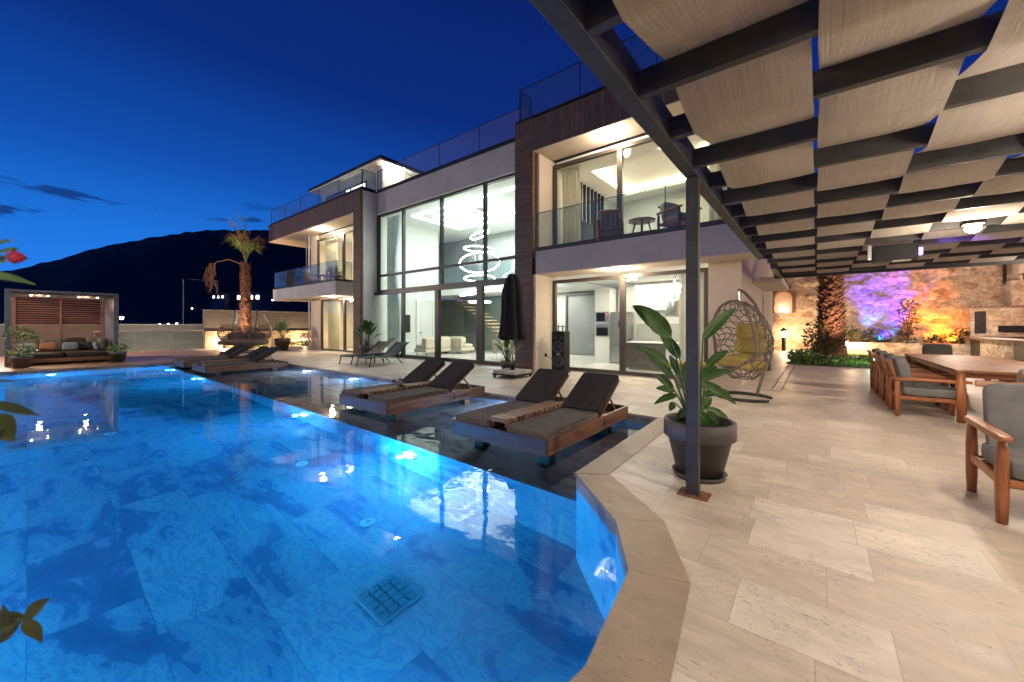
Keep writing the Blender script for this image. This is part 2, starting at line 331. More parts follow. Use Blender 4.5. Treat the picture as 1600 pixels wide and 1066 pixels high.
# ------------------------------------------------------------------ mesh helpers
class MB:
    def __init__(s): s.v = []; s.f = []
    def add(s, vs, fs):
        o = len(s.v); s.v += [tuple(p) for p in vs]; s.f += [tuple(i + o for i in f) for f in fs]; return s
    def box(s, x0, x1, y0, y1, z0, z1, mtx=None):
        vs = [Vector((x, y, z)) for z in (z0, z1) for y in (y0, y1) for x in (x0, x1)]
        if mtx is not None: vs = [mtx @ p for p in vs]
        return s.add(vs, [(0, 2, 3, 1), (4, 5, 7, 6), (0, 1, 5, 4), (2, 6, 7, 3), (0, 4, 6, 2), (1, 3, 7, 5)])
    def tube(s, pts, r, n=8, cap=True):
        pts = [Vector(p) for p in pts]; k = len(pts)
        rs = r if isinstance(r, (list, tuple)) else [r] * k
        T = [(pts[min(i + 1, k - 1)] - pts[max(i - 1, 0)]).normalized() for i in range(k)]
        up = Vector((0, 0, 1)) if abs(T[0].z) < .9 else Vector((1, 0, 0))
        a = T[0].cross(up).normalized(); vs = []
        for i in range(k):
            a = (a - T[i] * a.dot(T[i])).normalized(); b = T[i].cross(a)
            for j in range(n):
                t = 2 * math.pi * j / n
                vs.append(pts[i] + (a * math.cos(t) + b * math.sin(t)) * rs[i])
        fs = [(i * n + j, i * n + (j + 1) % n, (i + 1) * n + (j + 1) % n, (i + 1) * n + j) for i in range(k - 1) for j in range(n)]
        if cap: fs += [tuple(range(n))[::-1], tuple((k - 1) * n + j for j in range(n))]
        return s.add(vs, fs)
    def lathe(s, prof, c=(0, 0, 0), n=24):
        vs = []; k = len(prof)
        for r, z in prof:
            for j in range(n):
                t = 2 * math.pi * j / n
                vs.append((c[0] + r * math.cos(t), c[1] + r * math.sin(t), c[2] + z))
        fs = [(i * n + j, i * n + (j + 1) % n, (i + 1) * n + (j + 1) % n, (i + 1) * n + j) for i in range(k - 1) for j in range(n)]
        return s.add(vs, fs)
    def pillow(s, c, size, e=.35, rot=None, n=16, m=28, wr=0.0, seed=0):
        vs = []; sg = lambda x, p: math.copysign(abs(x) ** p, x)
        for i in range(n + 1):
            ph = -math.pi / 2 + math.pi * i / n
            for j in range(m):
                th = 2 * math.pi * j / m
                p = Vector((sg(math.cos(ph), e) * sg(math.cos(th), e) * size[0] / 2, sg(math.cos(ph), e) * sg(math.sin(th), e) * size[1] / 2, sg(math.sin(ph), e) * size[2] / 2))
                if wr: p *= 1 + wr * noise.noise(p * 9 + Vector((seed, 0, 0)))
                if rot is not None: p = rot @ p
                vs.append(p + Vector(c))
        fs = [(i * m + j, i * m + (j + 1) % m, (i + 1) * m + (j + 1) % m, (i + 1) * m + j) for i in range(n) for j in range(m)]
        return s.add(vs, fs)
    def poly(s, pts, z):
        tri = tessellate_polygon([[Vector((x, y, 0)) for x, y in pts]])
        return s.add([(x, y, z) for x, y in pts], tri)
    def prism(s, pts, z0, z1):
        n = len(pts); tri = tessellate_polygon([[Vector((x, y, 0)) for x, y in pts]])
        vs = [(x, y, z0) for x, y in pts] + [(x, y, z1) for x, y in pts]
        return s.add(vs, [t[::-1] for t in tri] + [tuple(i + n for i in t) for t in tri] + [(i, (i + 1) % n, (i + 1) % n + n, i + n) for i in range(n)])
    def quad(s, a, b, c, d): return s.add([a, b, c, d], [(0, 1, 2, 3)])
    def blade(s, pts, wid, nrm, fold=.25):
        """leaf blade along pts with half widths wid; nrm = face normal hint"""
        pts = [Vector(p) for p in pts]; k = len(pts); vs = []
        for i in range(k):
            T = (pts[min(i + 1, k - 1)] - pts[max(i - 1, 0)]).normalized()
            sd = T.cross(Vector(nrm)).normalized(); N = sd.cross(T)
            for q in (-1, -.5, 0, .5, 1):
                vs.append(pts[i] + sd * q * wid[i] + N * (abs(q) * fold * wid[i]))
        fs = [(i * 5 + j, i * 5 + j + 1, (i + 1) * 5 + j + 1, (i + 1) * 5 + j) for i in range(k - 1) for j in range(4)]
        return s.add(vs, fs)
    def build(s, name, m, parent=None, smooth=False, bevel=0, fix=True):
        me = bpy.data.meshes.new(name); me.from_pydata(s.v, [], s.f); me.materials.append(m)
        if fix:
            import bmesh
            b = bmesh.new(); b.from_mesh(me); bmesh.ops.recalc_face_normals(b, faces=b.faces); b.to_mesh(me); b.free()
        if smooth: me.shade_smooth()
        o = bpy.data.objects.new(name, me); C.objects.link(o)
        if parent:
            o.parent = parent
            if parent.name in WINV: o.matrix_parent_inverse = WINV[parent.name]
        if bevel:
            bv = o.modifiers.new('bevel', 'BEVEL'); bv.width = bevel; bv.segments = 2; bv.limit_method = 'ANGLE'
        return o
def tag(o, label, cat, group=None):
    o['label'] = label; o['category'] = cat
    if group: o['group'] = group
    return o
def thing(name, loc, rz, label, cat, group=None):
    o = bpy.data.objects.new(name, None); C.objects.link(o); o.location = loc; o.rotation_euler = (0, 0, rz)
    o.empty_display_size = .2
    return tag(o, label, cat, group)
WINV = {}
def wthing(name, base, label, cat, group=None):
    """a thing whose parts are written in world coordinates; its Empty stands at its base"""
    o = thing(name, base, 0, label, cat, group); WINV[o.name] = Matrix.Translation(base).inverted(); return o
def struct(o, kind='structure'): o['kind'] = kind; return o
def dup(o, loc=None, rz=None, label=None, parent=None):
    c = o.copy(); C.objects.link(c)
    if parent is not None: c.parent = parent
    for ch in list(o.children): dup(ch, parent=c)
    if loc is not None: c.location = loc
    if rz is not None: c.rotation_euler = (0, 0, rz)
    if label: c['label'] = label
    return c
def lamp(kind, name, loc, power, col=(1, .8, .58), size=.08, parent=None, rot=None, spot=None, blend=.6, sy=None):
    ld = bpy.data.lights.new(name, kind); ld.energy = power; ld.color = col
    if kind == 'AREA':
        ld.size = size
        if sy: ld.shape = 'RECTANGLE'; ld.size_y = sy
    else: ld.shadow_soft_size = size
    if kind == 'SPOT': ld.spot_size = R(spot or 80); ld.spot_blend = blend
    o = bpy.data.objects.new(name, ld); C.objects.link(o); o.location = loc
    if rot is not None: o.rotation_euler = rot
    if parent:
        o.parent = parent
        if parent.name in WINV: o.matrix_parent_inverse = WINV[parent.name]
    return o
def aim(d): return Vector(d).to_track_quat('-Z', 'Y').to_euler()
def bez(p0, p1, p2, n=8):
    p0, p1, p2 = map(Vector, (p0, p1, p2))
    return [(p0 * (1 - t) ** 2 + p1 * 2 * t * (1 - t) + p2 * t * t) for t in [i / n for i in range(n + 1)]]

# ------------------------------------------------------------------ ground, deck, pool
POOL = [(-20, 6.2), (-1.91, 6.2), (-1.83, 3.32), (-1.17, 2.72), (-.87, 2.21), (-.77, 1.47), (-.80, 1.30), (-1.25, .55), (-1.9, .1), (-3.2, -.9), (-5, -3), (-20, -3)]
deck = [(-20, -3), (-20, -8), (9, -8), (9, 32), (-30, 32), (-30, 6.2)] + POOL[:11] 
struct(MB().poly(deck, 0).build('travertine_deck', MT['trav']))
struct(MB().poly([(-30, -8), (-20, -8), (-20, 6.2), (-30, 6.2)], 0).build('wood_deck', MT['wooddeck']))
# coping slabs round the near right edge
inner = [(-1.83, 3.32), (-1.17, 2.72), (-.87, 2.21), (-.77, 1.47), (-.80, 1.30), (-1.25, .55), (-1.9, .1)]
outer = [(-1.55, 3.50), (-.88, 2.93), (-.55, 2.31), (-.44, 1.43), (-.47, 1.18), (-1.02, .30), (-1.75, -.2)]
cp = MB()
for i in range(len(inner) - 1):
    a, b, c, d = inner[i], inner[i + 1], outer[i + 1], outer[i]
    cen = Vector(((a[0] + b[0] + c[0] + d[0]) / 4, (a[1] + b[1] + c[1] + d[1]) / 4, 0))
    q = [cen + (Vector((*p, 0)) - cen) * .994 for p in (a, b, c, d)]
    cp.prism([(p.x, p.y) for p in q], -.035, .005)
cp.prism([(-1.94, 6.21), (-1.86, 3.33), (-1.58, 3.51), (-1.64, 6.21)], -.035, .005)
struct(cp.build('pool_coping', MT['coping']))
cp2 = MB(); cp2.prism([(-19.95, 6.18), (-1.95, 6.18), (-1.65, 6.21), (-1.65, 6.55), (-19.95, 6.55)], -.035, .0045)
struct(cp2.build('pool_back_coping', MT['trav']))
struct(MB().box(-20.3, -19.97, -3, 6.55, -.035, .005).build('pool_left_coping', MT['wooddeck']))
WZ = -.13
FZ = -1.5
struct(MB().poly(POOL, FZ).build('pool_floor', MT['marbleF']))
pw = MB(); px = MB()
for i in range(len(POOL)):
    a, b = POOL[i], POOL[(i + 1) % len(POOL)]
    (pw if abs(a[0] - b[0]) > abs(a[1] - b[1]) else px).quad((*a, FZ), (*b, FZ), (*b, -.036), (*a, -.036))
struct(pw.build('pool_wall', MT['marbleX'])); struct(px.build('pool_side_wall', MT['marbleY']))
struct(MB().box(-19.99, -1.84, 3.42, 6.19, FZ + .01, -.56).build('pool_shelf', MT['marbleF']))
wtr = MB().poly(POOL, WZ).build('pool_water', MT['water'], fix=False)
if wtr.data.polygons[0].normal.z < 0: wtr.data.flip_normals()
struct(wtr)

# hill and dark land all round, lower than the deck
def terrain():
    vs = []; fs = []; nr = 60; na = 900
    prof = [(-1.6, .11), (-1.333, .128), (-1.2, .158), (-1.1, .187), (-1.0, .203), (-.9, .222), (-.78, .232), (-.66, .233), (-.55, .222), (-.4, .2), (0, .15)]
    def skyline(k):
        if k <= prof[0][0]: return prof[0][1]
        for (a, ha), (b, hb) in zip(prof, prof[1:]):
            if a <= k <= b: return ha + (hb - ha) * (k - a) / (b - a)
        return prof[-1][1]
    for i in range(nr):
        f = i / (nr - 1); d = 33 + (f ** 2.2) * 3000
        for j in range(na):
            th = 2 * math.pi * j / na
            dx, dy = math.sin(th), math.cos(th)
            dep = -dx * math.sin(YAW) + dy * math.cos(YAW); k = (dx * math.cos(YAW) + dy * math.sin(YAW)) / max(dep, .12)
            h = skyline(k) * dep if dep > .12 else .06
            rid = 760.0
            if d < 120: z = -4 + 2 * noise.noise(Vector((dx * d / 20, dy * d / 20, 0)))
            else:
                t = min(1, (d - 120) / (rid - 120)); t = t * t * (3 - 2 * t)
                z = -4 + (h * rid + 5) * t
                if d > rid: z -= (d - rid) * .12
                z += 3.0 * t * noise.noise(Vector((dx * d / 60, dy * d / 60, 3))) + 3.0 * t * noise.noise(Vector((dx * d / 9, dy * d / 9, 7)))
            vs.append((dx * d, dy * d, z))
    for i in range(nr - 1):
        for j in range(na):
            a = i * na + j; b = i * na + (j + 1) % na
            fs.append((a, b, b + na, a + na))
    fs.append(tuple(range(na))[::-1])
    m = MB(); m.add(vs, fs)
    return m
struct(terrain().build('hill', MT['hill'], smooth=True, fix=False))
struct(MB().box(-30.0, 9, -8, 32, -4.6, -1.6).build('terrace_base', MT['wallg']))

# ------------------------------------------------------------------ villa
V = wthing('villa', (-9, 10.7, 0), 'modern white and dark brown two storey villa with lit rooms and glass walls', 'villa')
def P(name, m, mat_, bevel=0, parent=None, smooth=False): return m.build(name, MT[mat_], parent or V, smooth, bevel)
G = 10.6      # plane of the tall glass wall
F = 9.75      # front plane of the brown frames
K = 10.75     # glass plane behind the balconies
# brown frames
P('cladding', MB().box(-6.92, -.95, F, F + .2, 6.88, 7.88), 'clad')
P('cladding', MB().box(-7.6, -6.925, F, F + .95, .0, 7.90), 'cladH')
P('cladding', MB().box(-27.9, -17.12, F, F + .2, 6.90, 7.88), 'clad')
P('cladding', MB().box(-17.45, -16.87, F - .01, F + .12, .0, 7.87), 'cladH')
P('cladding', MB().box(-27.9, -27.7, F + .205, 13, 6.90, 7.88), 'clad')
# thin copper edge strips beside the cladding
P('edge_trim', MB().box(-16.865, -16.84, F - .015, F + .12, .0, 7.87), 'rust')
P('edge_trim', MB().box(-6.92, -6.895, F - .004, F + .1, 3.76, 6.875), 'rust')
P('edge_trim', MB().box(-6.92, -6.895, F - .004, F + .1, 0, 3.04), 'rust')
# roof slab and soffits
P('roof', MB().box(-16.8, -.95, K + .25, 19, 7.0, 7.80).box(-24, -16.85, F + .25, 19, 7.0, 7.80).box(-27.69, -24.0, F + .21, 13, 7.0, 7.8), 'grey')
P('soffit', MB().box(-6.89, -.96, F + .005, K, 6.86, 6.995), 'beige')
P('soffit', MB().box(-27.88, -17.46, F + .005, K, 6.86, 6.895).box(-27.88, -23.95, K, 12.9, 6.86, 6.895), 'beige')
P('fascia', MB().box(-16.79, -7.61, G - .05, G + .3, 6.84, 7.86).box(-16.79, -7.61, G + .3, G + .5, 6.9, 7.8), 'grey')
P('edge_trim', MB().box(-16.79, -7.61, G - .065, G + .3, 6.80, 6.838), 'white')
P('coping', MB().box(-16.83, -7.61, G - .09, G + .1, 7.862, 7.92).box(-7.58, -.95, F - .03, F + .25, 7.905, 7.96).box(-27.9, -16.86, F - .03, F + .25, 7.885, 7.94).box(-16.855, -16.75, F - .03, G - .1, 7.875, 7.93), 'cap')
# walls
P('wall', MB().box(-17.45, -16.8, F + .125, G + .1, 0, 7.87), 'white')
P('wall', MB().box(-6.92, -6.80, F + .21, K + .1, 3.76, 6.85).box(-6.92, -6.80, F + .02, K + .1, 0, 3.04), 'beige')
P('wall', MB().box(-2.13, -1.4, K - .1, K + .1, 0, 3.04).box(-1.6, -1.4, K + .1, 19, 0, 7.0), 'beige')
P('wall', MB().box(-24.1, -22.9, K - .02, K + .1, 0, 3.04).box(-24.1, -23.35, K - .02, K + .1, 3.76, 6.85).box(-24.1, -23.9, K + .1, 19, 0, 6.99), 'beige')
P('wall', MB().box(-24.1, -1.4, 17.02, 17.2, 0, 6.99), 'int_grey')
# small entrance canopy and slot window on the side wall
P('canopy', MB().box(-1.4, -.72, 12.6, 15.8, 2.62, 2.78), 'beige')
P('slot_window', MB().box(-1.40, -1.385, 15.2, 15.6, .6, 2.5), 'frame')
# balconies
P('balcony_slab', MB().box(-6.79, -.96, F + .01, K + .05, 3.06, 3.74), 'grey')
P('balcony_soffit', MB().box(-6.79, -.97, F + .015, K - .05, 3.035, 3.058), 'beige')
P('balcony_slab', MB().box(-27.2, -19.2, F + .01, K - .03, 3.06, 3.74).box(-27.2, -24.12, K - .03, 12.9, 3.06, 3.74), 'grey')
P('balcony_soffit', MB().box(-27.18, -19.21, F + .02, K - .04, 3.035, 3.058), 'beige')
# floors between the storeys inside
P('ceiling', MB().box(-6.7, -1.62, K + .15, 16.95, 3.1, 3.7), 'int_white')
P('ceiling', MB().box(-23.88, -17.46, K + .12, 16.95, 3.1, 3.7), 'int_white')
# the hall
P('interior_wall', MB().box(-16.95, -16.8, G + .12, 14.5, .02, 6.8), 'int_white')
P('interior_floor', MB().box(-23.9, -1.65, G + .1, 17.0, -.02, .02), 'int_floor')
P('hall_ceiling', MB().box(-23.9, -7.0, G + .32, 17.0, 6.80, 6.835), 'int_white')
P('interior_wall', MB().box(-7.6, -6.81, F + 1.0, 14.0, 3.05, 6.8), 'int_white')
P('gallery', MB().box(-23.9, -7.2, 14.6, 17.0, 3.15, 3.62), 'int_white')
gp = P('gallery_railing', MB().box(-16.7, -7.7, 14.55, 14.57, 3.66, 4.75), 'rail')
P('rail_cap', MB().box(-16.7, -7.7, 14.53, 14.6, 4.75, 4.8), 'framed', parent=gp)
P('back_wall_panel', MB().box(-20, -7.2, 16.9, 17.0, 3.63, 6.79), 'int_grey')

# cove squares in the hall ceiling
cv = MB()
for (x0, x1, y0, y1) in ((-15.4, -12.2, 11.6, 14.8), (-14.7, -12.9, 12.3, 14.1)):
    q = .09
    cv.box(x0, x1, y0, y0 + q, 6.72, 6.79).box(x0, x1, y1 - q, y1, 6.72, 6.79).box(x0, x0 + q, y0 + q, y1 - q, 6.72, 6.79).box(x1 - q, x1, y0 + q, y1 - q, 6.72, 6.79)
cv.box(-11.6, -8.2, 11.6, 11.7, 6.72, 6.79).box(-11.6, -8.2, 14.2, 14.3, 6.72, 6.79)
P('ceiling_cove_light', cv, 'covec')
lamp('AREA', 'hall_light', (-12.3, 13, 6.6), 110, (.95, 1, .97), 4.5, V, (0, 0, 0))
lamp('AREA', 'gallery_light', (-11, 15.8, 3.1), 110, (1, .95, .86), 4, V, (0, 0, 0), sy=1.2)
lamp('AREA', 'upper_gallery_light', (-12.5, 15.8, 6.6), 60, (.93, 1, .97), 5, V, (0, 0, 0), sy=1.2)

def window(x0, x1, z0, z1, y, mull=(), trans=(), fw=.07, dep=.1, m='frame', wide=None, pane='glass'):
    f = MB(); wd = wide or {}
    f.box(x0, x0 + fw, y, y + dep, z0, z1).box(x1 - fw, x1, y, y + dep, z0, z1)
    f.box(x0 + fw, x1 - fw, y, y + dep, z0, z0 + fw).box(x0 + fw, x1 - fw, y, y + dep, z1 - fw, z1)
    for q in mull:
        ww = wd.get(q, fw)
        f.box(q - ww / 2, q + ww / 2, y + .001, y + dep - .001, z0 + fw, z1 - fw)
    for zc in trans:
        ww = wd.get(zc, fw)
        xs = [x0 + fw] + sorted(mull) + [x1 - fw]
        for a, b in zip(xs, xs[1:]):
            a2 = a + (wd.get(a, fw) / 2 if a in mull else 0); b2 = b - (wd.get(b, fw) / 2 if b in mull else 0)
            f.box(a2, b2, y + .004, y + dep - .004, zc - ww / 2, zc + ww / 2)
    w_ = P('window', f, m)
    xs = [x0] + sorted(mull) + [x1]
    for a, b in zip(xs, xs[1:]):
        p = MB().box(a + fw * .5, b - fw * .5, y + dep / 2 - .004, y + dep / 2 + .004, z0 + fw * .5, z1 - fw * .5)
        P('pane', p, pane, parent=w_)
    return w_
# hall glass wall: upper fixed lights and sliding doors below
ux = (-14.75, -12.15, -9.72)
window(-16.78, -7.62, 3.06, 6.83, G, ux, (3.86,), .1, .14, 'framed')
window(-16.95, -7.62, .02, 3.05, G - .14, (-14.6, -12.25, -9.85), (), .13, .16, 'framed', wide={-9.85: .3, -12.25: .22})
# kitchen and bedroom windows at right
window(-6.79, -2.14, .03, 2.93, K - .02, (-4.42,), (), .1, .12, 'frame', wide={-4.42: .16})
window(-6.79, -1.62, 3.78, 6.70, K - .02, (-4.5,), (), .1, .12, 'frame', wide={-4.5: .16})
# left block windows
window(-22.85, -17.46, .03, 2.95, K - .02, (-20.2,), (), .08, .12, 'frame', wide={-20.2: .14})
window(-23.3, -17.46, 3.78, 6.55, K - .02, (-20.3,), (), .08, .12, 'frame', wide={-20.3: .14})
# rooms of the left block: back wall close, warm light, curtains
P('interior_wall', MB().box(-23.88, -17.0, 13.6, 13.7, .02, 3.09).box(-23.88, -17.0, 13.6, 13.7, 3.71, 6.79), 'int_white')
def curtain(x0, x1, y, z0, z1, m='curtainc', amp=.05, waves=None, tie=None):
    n = int((x1 - x0) * 40); rows = 10; vs = []; waves = waves or (x1 - x0) * 7
    for r in range(rows + 1):
        f = r / rows; z = z1 - (z1 - z0) * f
        for i in range(n + 1):
            g_ = i / n; x = x0 + (x1 - x0) * g_
            if tie: x = x0 + (x - x0) * (1 - tie * math.sin(min(1, f * 1.4) * math.pi) ** 2)
            vs.append((x, y + amp * math.sin(g_ * waves * 2 * math.pi + .4 * math.sin(f * 3)), z))
    fs = [(r * (n + 1) + i, r * (n + 1) + i + 1, (r + 1) * (n + 1) + i + 1, (r + 1) * (n + 1) + i) for r in range(rows) for i in range(n)]
    b = MB().add(vs, fs).build('curtain', MT[m], None, True, fix=False)
    return b
G_C = 'curtains behind the villa windows'
tag(curtain(-22.7, -21.3, 11.1, .05, 2.95), 'cream curtain gathered at the left end of the ground floor left room', 'curtain', G_C)
tag(curtain(-19.9, -17.6, 11.1, .05, 2.95), 'cream curtain behind the right pane of the ground floor left room', 'curtain', G_C)
tag(curtain(-23.0, -21.6, 11.1, 3.78, 6.6), 'cream curtain at the left end of the upper left room', 'curtain', G_C)
tag(curtain(-20.0, -17.6, 11.1, 3.78, 6.6), 'cream curtain behind the right pane of the upper left room', 'curtain', G_C)
tag(curtain(-16.45, -15.35, 10.95, .05, 6.7, 'curtaing', .07, tie=.35), 'tall grey green curtain tied back at the left of the glass hall', 'curtain', G_C)
tag(curtain(-6.65, -5.95, 11.1, 3.78, 6.6), 'cream curtain at the left of the upper right balcony window', 'curtain', G_C)
tag(curtain(-2.95, -2.2, 11.1, .05, 2.9, 'curtain'), 'beige curtain at the right end of the kitchen window', 'curtain', G_C)
tag(curtain(-2.2, -1.7, 11.1, 3.78, 6.6), 'cream curtain at the right of the upper right balcony window', 'curtain', G_C)
# railings
def railing(segs, z0, z1, posts=True, m='rail', capw=True, name='railing'):
    f = MB(); g_ = MB()
    for (ax, ay, bx, by) in segs:
        L_ = math.hypot(bx - ax, by - ay); a = math.atan2(by - ay, bx - ax)
        mt = Matrix.Translation((ax, ay, 0)) @ Matrix.Rotation(a, 4, 'Z')
        f.box(0, L_, -.03, .03, z0, z0 + .12, mt)
        g_.box(0, L_, -.006, .006, z0 + .121, z1 - .016, mt)
        f.box(0, L_, -.012, .012, z1 - .015, z1, mt)
        n = max(1, round(L_ / 2.2))
        if posts:
            for i in range(n + 1): f.box(L_ * i / n - .008, L_ * i / n + .008, -.012, .012, z0 + .121, z1 - .016, mt)
    r = P(name, f, 'cap'); P('pane', g_, m, parent=r); return r
railing([(-6.78, F + .06, -1.0, F + .06)], 3.745, 4.93)
railing([(-27.1, F + .06, -19.25, F + .06), (-19.25, F + .1, -19.25, K - .1), (-27.1, F + .1, -27.1, 12.8)], 3.745, 4.8)
railing([(-27.8, F + .12, -16.9, F + .12), (-16.9, F + .15, -16.9, G - .02)], 7.95, 8.9)
railing([(-16.78, G + .02, -7.7, G + .02)], 7.93, 9.0, m='railw')
railing([(-7.55, F + .2, -1.0, F + .2), (-7.55, F + .25, -7.55, G)], 7.97, 9.1)
# penthouse
P('penthouse_wall', MB().box(-25.6, -18.7, 12.1, 17.5, 7.81, 10.2), 'grey')
P('penthouse_wall', MB().box(-18.69, -18.55, 12.1, 17.5, 7.81, 10.2), 'beige')
P('penthouse_roof', MB().box(-26.2, -17.9, 11.5, 18, 10.28, 10.42), 'cap')
P('penthouse_soffit', MB().box(-26.1, -17.95, 11.55, 17.9, 10.2, 10.27), 'white')
window(-24.9, -20.2, 8.0, 9.75, 12.04, (-22.6, -21.9), (), .08, .08, 'framed')
P('lit_blind', MB().box(-22.5, -20.3, 12.09, 12.098, 8.1, 9.7), 'farwin')
P('downpipe', MB().tube([(-18.5, 12.0, 10.1), (-18.5, 12.0, 7.9)], .05).box(-18.62, -18.38, 11.9, 12.1, 9.9, 10.15), 'white')
P('roof_hatch', MB().box(-15.6, -14.0, 15.5, 17.5, 7.81, 10.2).box(-16.2, -13.5, 15, 18, 10.2, 10.35), 'beige')
P('rain_pipe', MB().tube([(-23.95, 10.55, 0), (-23.95, 10.55, 6.85)], .045).tube([(-24.4, 10.6, 3.75), (-24.4, 10.6, 6.85)], .03), 'grey')
# ceiling discs with their lamps
def disc(x, y, z, power, r=.13, col=(1, .84, .65), nm='soffit_lamp'):
    P(nm, MB().lathe([(0, 0), (r, 0), (r, .03), (0, .03)], (x, y, z - .035)), 'lampw')
    lamp('POINT', nm + '_light', (x, y, z - .14), power, col, .09, V)
disc(-4.55, 10.15, 6.86, 60); disc(-4.3, 10.2, 3.035, 55); disc(-21.7, 10.3, 6.86, 75, .17); disc(-20.5, 10.25, 3.035, 55, .15)
disc(-18.2, 12.7, 10.2, 110, .2)
# bedroom upstairs
P('interior_wall', MB().box(-6.8, -6.7, K + .13, 15.6, 3.71, 6.79).box(-6.8, -1.62, 15.5, 15.6, 3.71, 6.79), 'int_white')
P('bedroom_ceiling', MB().box(-6.79, -1.62, K + .13, 11.7, 6.6, 6.84).box(-6.79, -5.9, 11.7, 15.5, 6.6, 6.84).box(-5.9, -1.62, 14.7, 15.5, 6.6, 6.84).box(-6.79, -1.62, 11.6, 15.5, 6.841, 6.855), 'int_white')
P('ceiling_cove_light', MB().box(-5.88, -5.83, 11.75, 14.65, 6.68, 6.74).box(-5.8, -1.7, 14.63, 14.68, 6.68, 6.74), 'cove')
P('bedroom_floor', MB().box(-6.78, -1.62, K + .1, 15.5, 3.72, 3.76), 'int_floor')
P('wardrobe', MB().box(-4.3, -1.7, 15.1, 15.49, 3.77, 6.2), 'cream', .01)
sl = MB()
for i in range(7): sl.box(-6.69, -6.6, 12.35 + i * .3, 12.41 + i * .3, 3.77, 6.6)
P('slat_partition', sl, 'framed')
lamp('AREA', 'bedroom_light', (-4.1, 13, 6.5), 65, (1, .89, .73), 2.5, V, (0, 0, 0))
for i, (x, z, pw_) in enumerate(((-20.5, 2.9, 90), (-20.5, 6.5, 90))):
    lamp('AREA', 'room_light', (x, 12.4, z), pw_, (1, .82, .58), 2, V, (0, 0, 0))
# kitchen
lamp('AREA', 'kitchen_light', (-4.3, 12.9, 3.0), 75, (1, .90, .76), 3, V, (0, 0, 0))
P('interior_wall', MB().box(-6.2, -1.62, 14.7, 14.8, .02, 3.09), 'int_white')
dl = MB()
for x, y in ((-6, 12.2), (-4.6, 12.4), (-3.2, 12.4), (-5.3, 13.4)): dl.lathe([(0, 0), (.07, 0), (.07, .02), (0, .02)], (x, y, 3.07))
P('ceiling_spot', dl, 'lampw')
dl = MB()
for x, y in ((-5.6, 12.2), (-3.4, 11.4), (-2.5, 12.6)):
    for q in (-.09, .09): dl.lathe([(0, 0), (.05, 0), (.05, .02), (0, .02)], (x + q, y, 6.575))
P('ceiling_spot', dl, 'lampw')
dg = P('door', MB().box(-9.75, -8.3, 16.85, 16.89, .05, 2.9), 'doorg')
P('door_frame', MB().box(-9.87, -9.76, 16.8, 16.89, .03, 3.0).box(-8.29, -8.18, 16.8, 16.89, .03, 3.0).box(-9.76, -8.29, 16.8, 16.89, 2.91, 3.0), 'framed', parent=dg)
dw = P('door', MB().box(-16.795, -16.76, 13.05, 14.0, .05, 2.75).box(-16.76, -16.745, 13.2, 13.85, .3, 1.0).box(-16.76, -16.745, 13.2, 13.85, 1.2, 2.55), 'ceramic')
P('handle', MB().box(-16.76, -16.70, 13.12, 13.26, 1.05, 1.09), 'framed', parent=dw)
P('door_frame', MB().box(-16.79, -16.735, 12.92, 13.04, .03, 2.9).box(-16.79, -16.735, 14.01, 14.13, .03, 2.9).box(-16.79, -16.735, 13.04, 14.01, 2.76, 2.9), 'ceramic', parent=dw)
# stairs with oak treads
st = wthing('floating_staircase', (-12, 15.8, 0), 'floating staircase of pale oak treads climbing left behind the hall glass', 'staircase')
for i in range(17):
    x = -11.6 - i * .30; z = .25 + i * .19
    MB().box(x - .3, x + .02, 15.2, 16.3, z - .06, z).build('tread', MT['oak'], st, bevel=.005)
MB().box(-16.6, -11.4, 16.32, 16.34, 1.0, 3.1).build('stair_glass', MT['rail'], st)

# ------------------------------------------------------------------ furniture in the rooms
def sofa_in(name, loc, rz, w_, d_, label):
    t = thing(name, loc, rz, label, 'sofa')
    MB().box(-w_ / 2, w_ / 2, -d_ / 2, d_ / 2, .15, .32).build('base', MT['cream'], t, bevel=.02)
    MB().box(-w_ / 2, w_ / 2, d_ / 2 - .18, d_ / 2, .33, .82).build('backrest', MT['cream'], t, bevel=.05)
    MB().pillow((0, -.08, .40), (w_ - .05, d_ - .2, .2), .25).build('seat_cushion', MT['cream'], t, True)
    for sx in (-1, 1): MB().pillow((sx * w_ / 4, d_ / 2 - .28, .66), (w_ / 2 - .06, .22, .42), .4).build('back_cushion', MT['cream'], t, True)
    for sx in (-1, 1):
        for sy in (-1, 1): MB().tube([(sx * (w_ / 2 - .1), sy * (d_ / 2 - .1), 0), (sx * (w_ / 2 - .12), sy * (d_ / 2 - .12), .15)], .015).build('leg', MT['framed'], t)
    return t
sofa_in('sofa', (-15.1, 14.0, .02), R(180), 2.3, .95, 'cream sofa standing in the hall with its back to the glass')
sofa_in('chaise_sofa', (-14.9, 12.5, .02), R(-90), 1.6, .9, 'low cream chaise beside the lounge corner of the hall')
tv = thing('television', (-16.78, 11.9, 1.1), 0, 'flat dark television on the white wall at left of the hall', 'television')
MB().box(0, .05, -.62, .62, 0, .92).build('screen', MT['tv'], tv, bevel=.01); MB().box(-.02, .0, -.3, .3, .3, .6).build('bracket', MT['framed'], tv)
tv = thing('television', (-6.3, 12.1, 4.2), 0, 'dark television on an oak stand in the upper right bedroom', 'television')
MB().box(0, .05, -.5, .5, .1, .85).build('screen', MT['tv'], tv, bevel=.01); MB().box(-.1, .15, -.2, .2, .0, .1).build('foot', MT['framed'], tv)
c = thing('television_stand', (-6.3, 12.2, 3.76), 0, 'low oak stand under the bedroom television', 'cabinet')
MB().box(-.25, .3, -.8, .8, .05, .43).build('body', MT['oak'], c, bevel=.01); MB().box(.301, .31, -.78, -.01, .08, .4).build('drawer', MT['oak'], c); MB().box(.301, .31, .01, .78, .08, .4).build('drawer', MT['oak'], c)
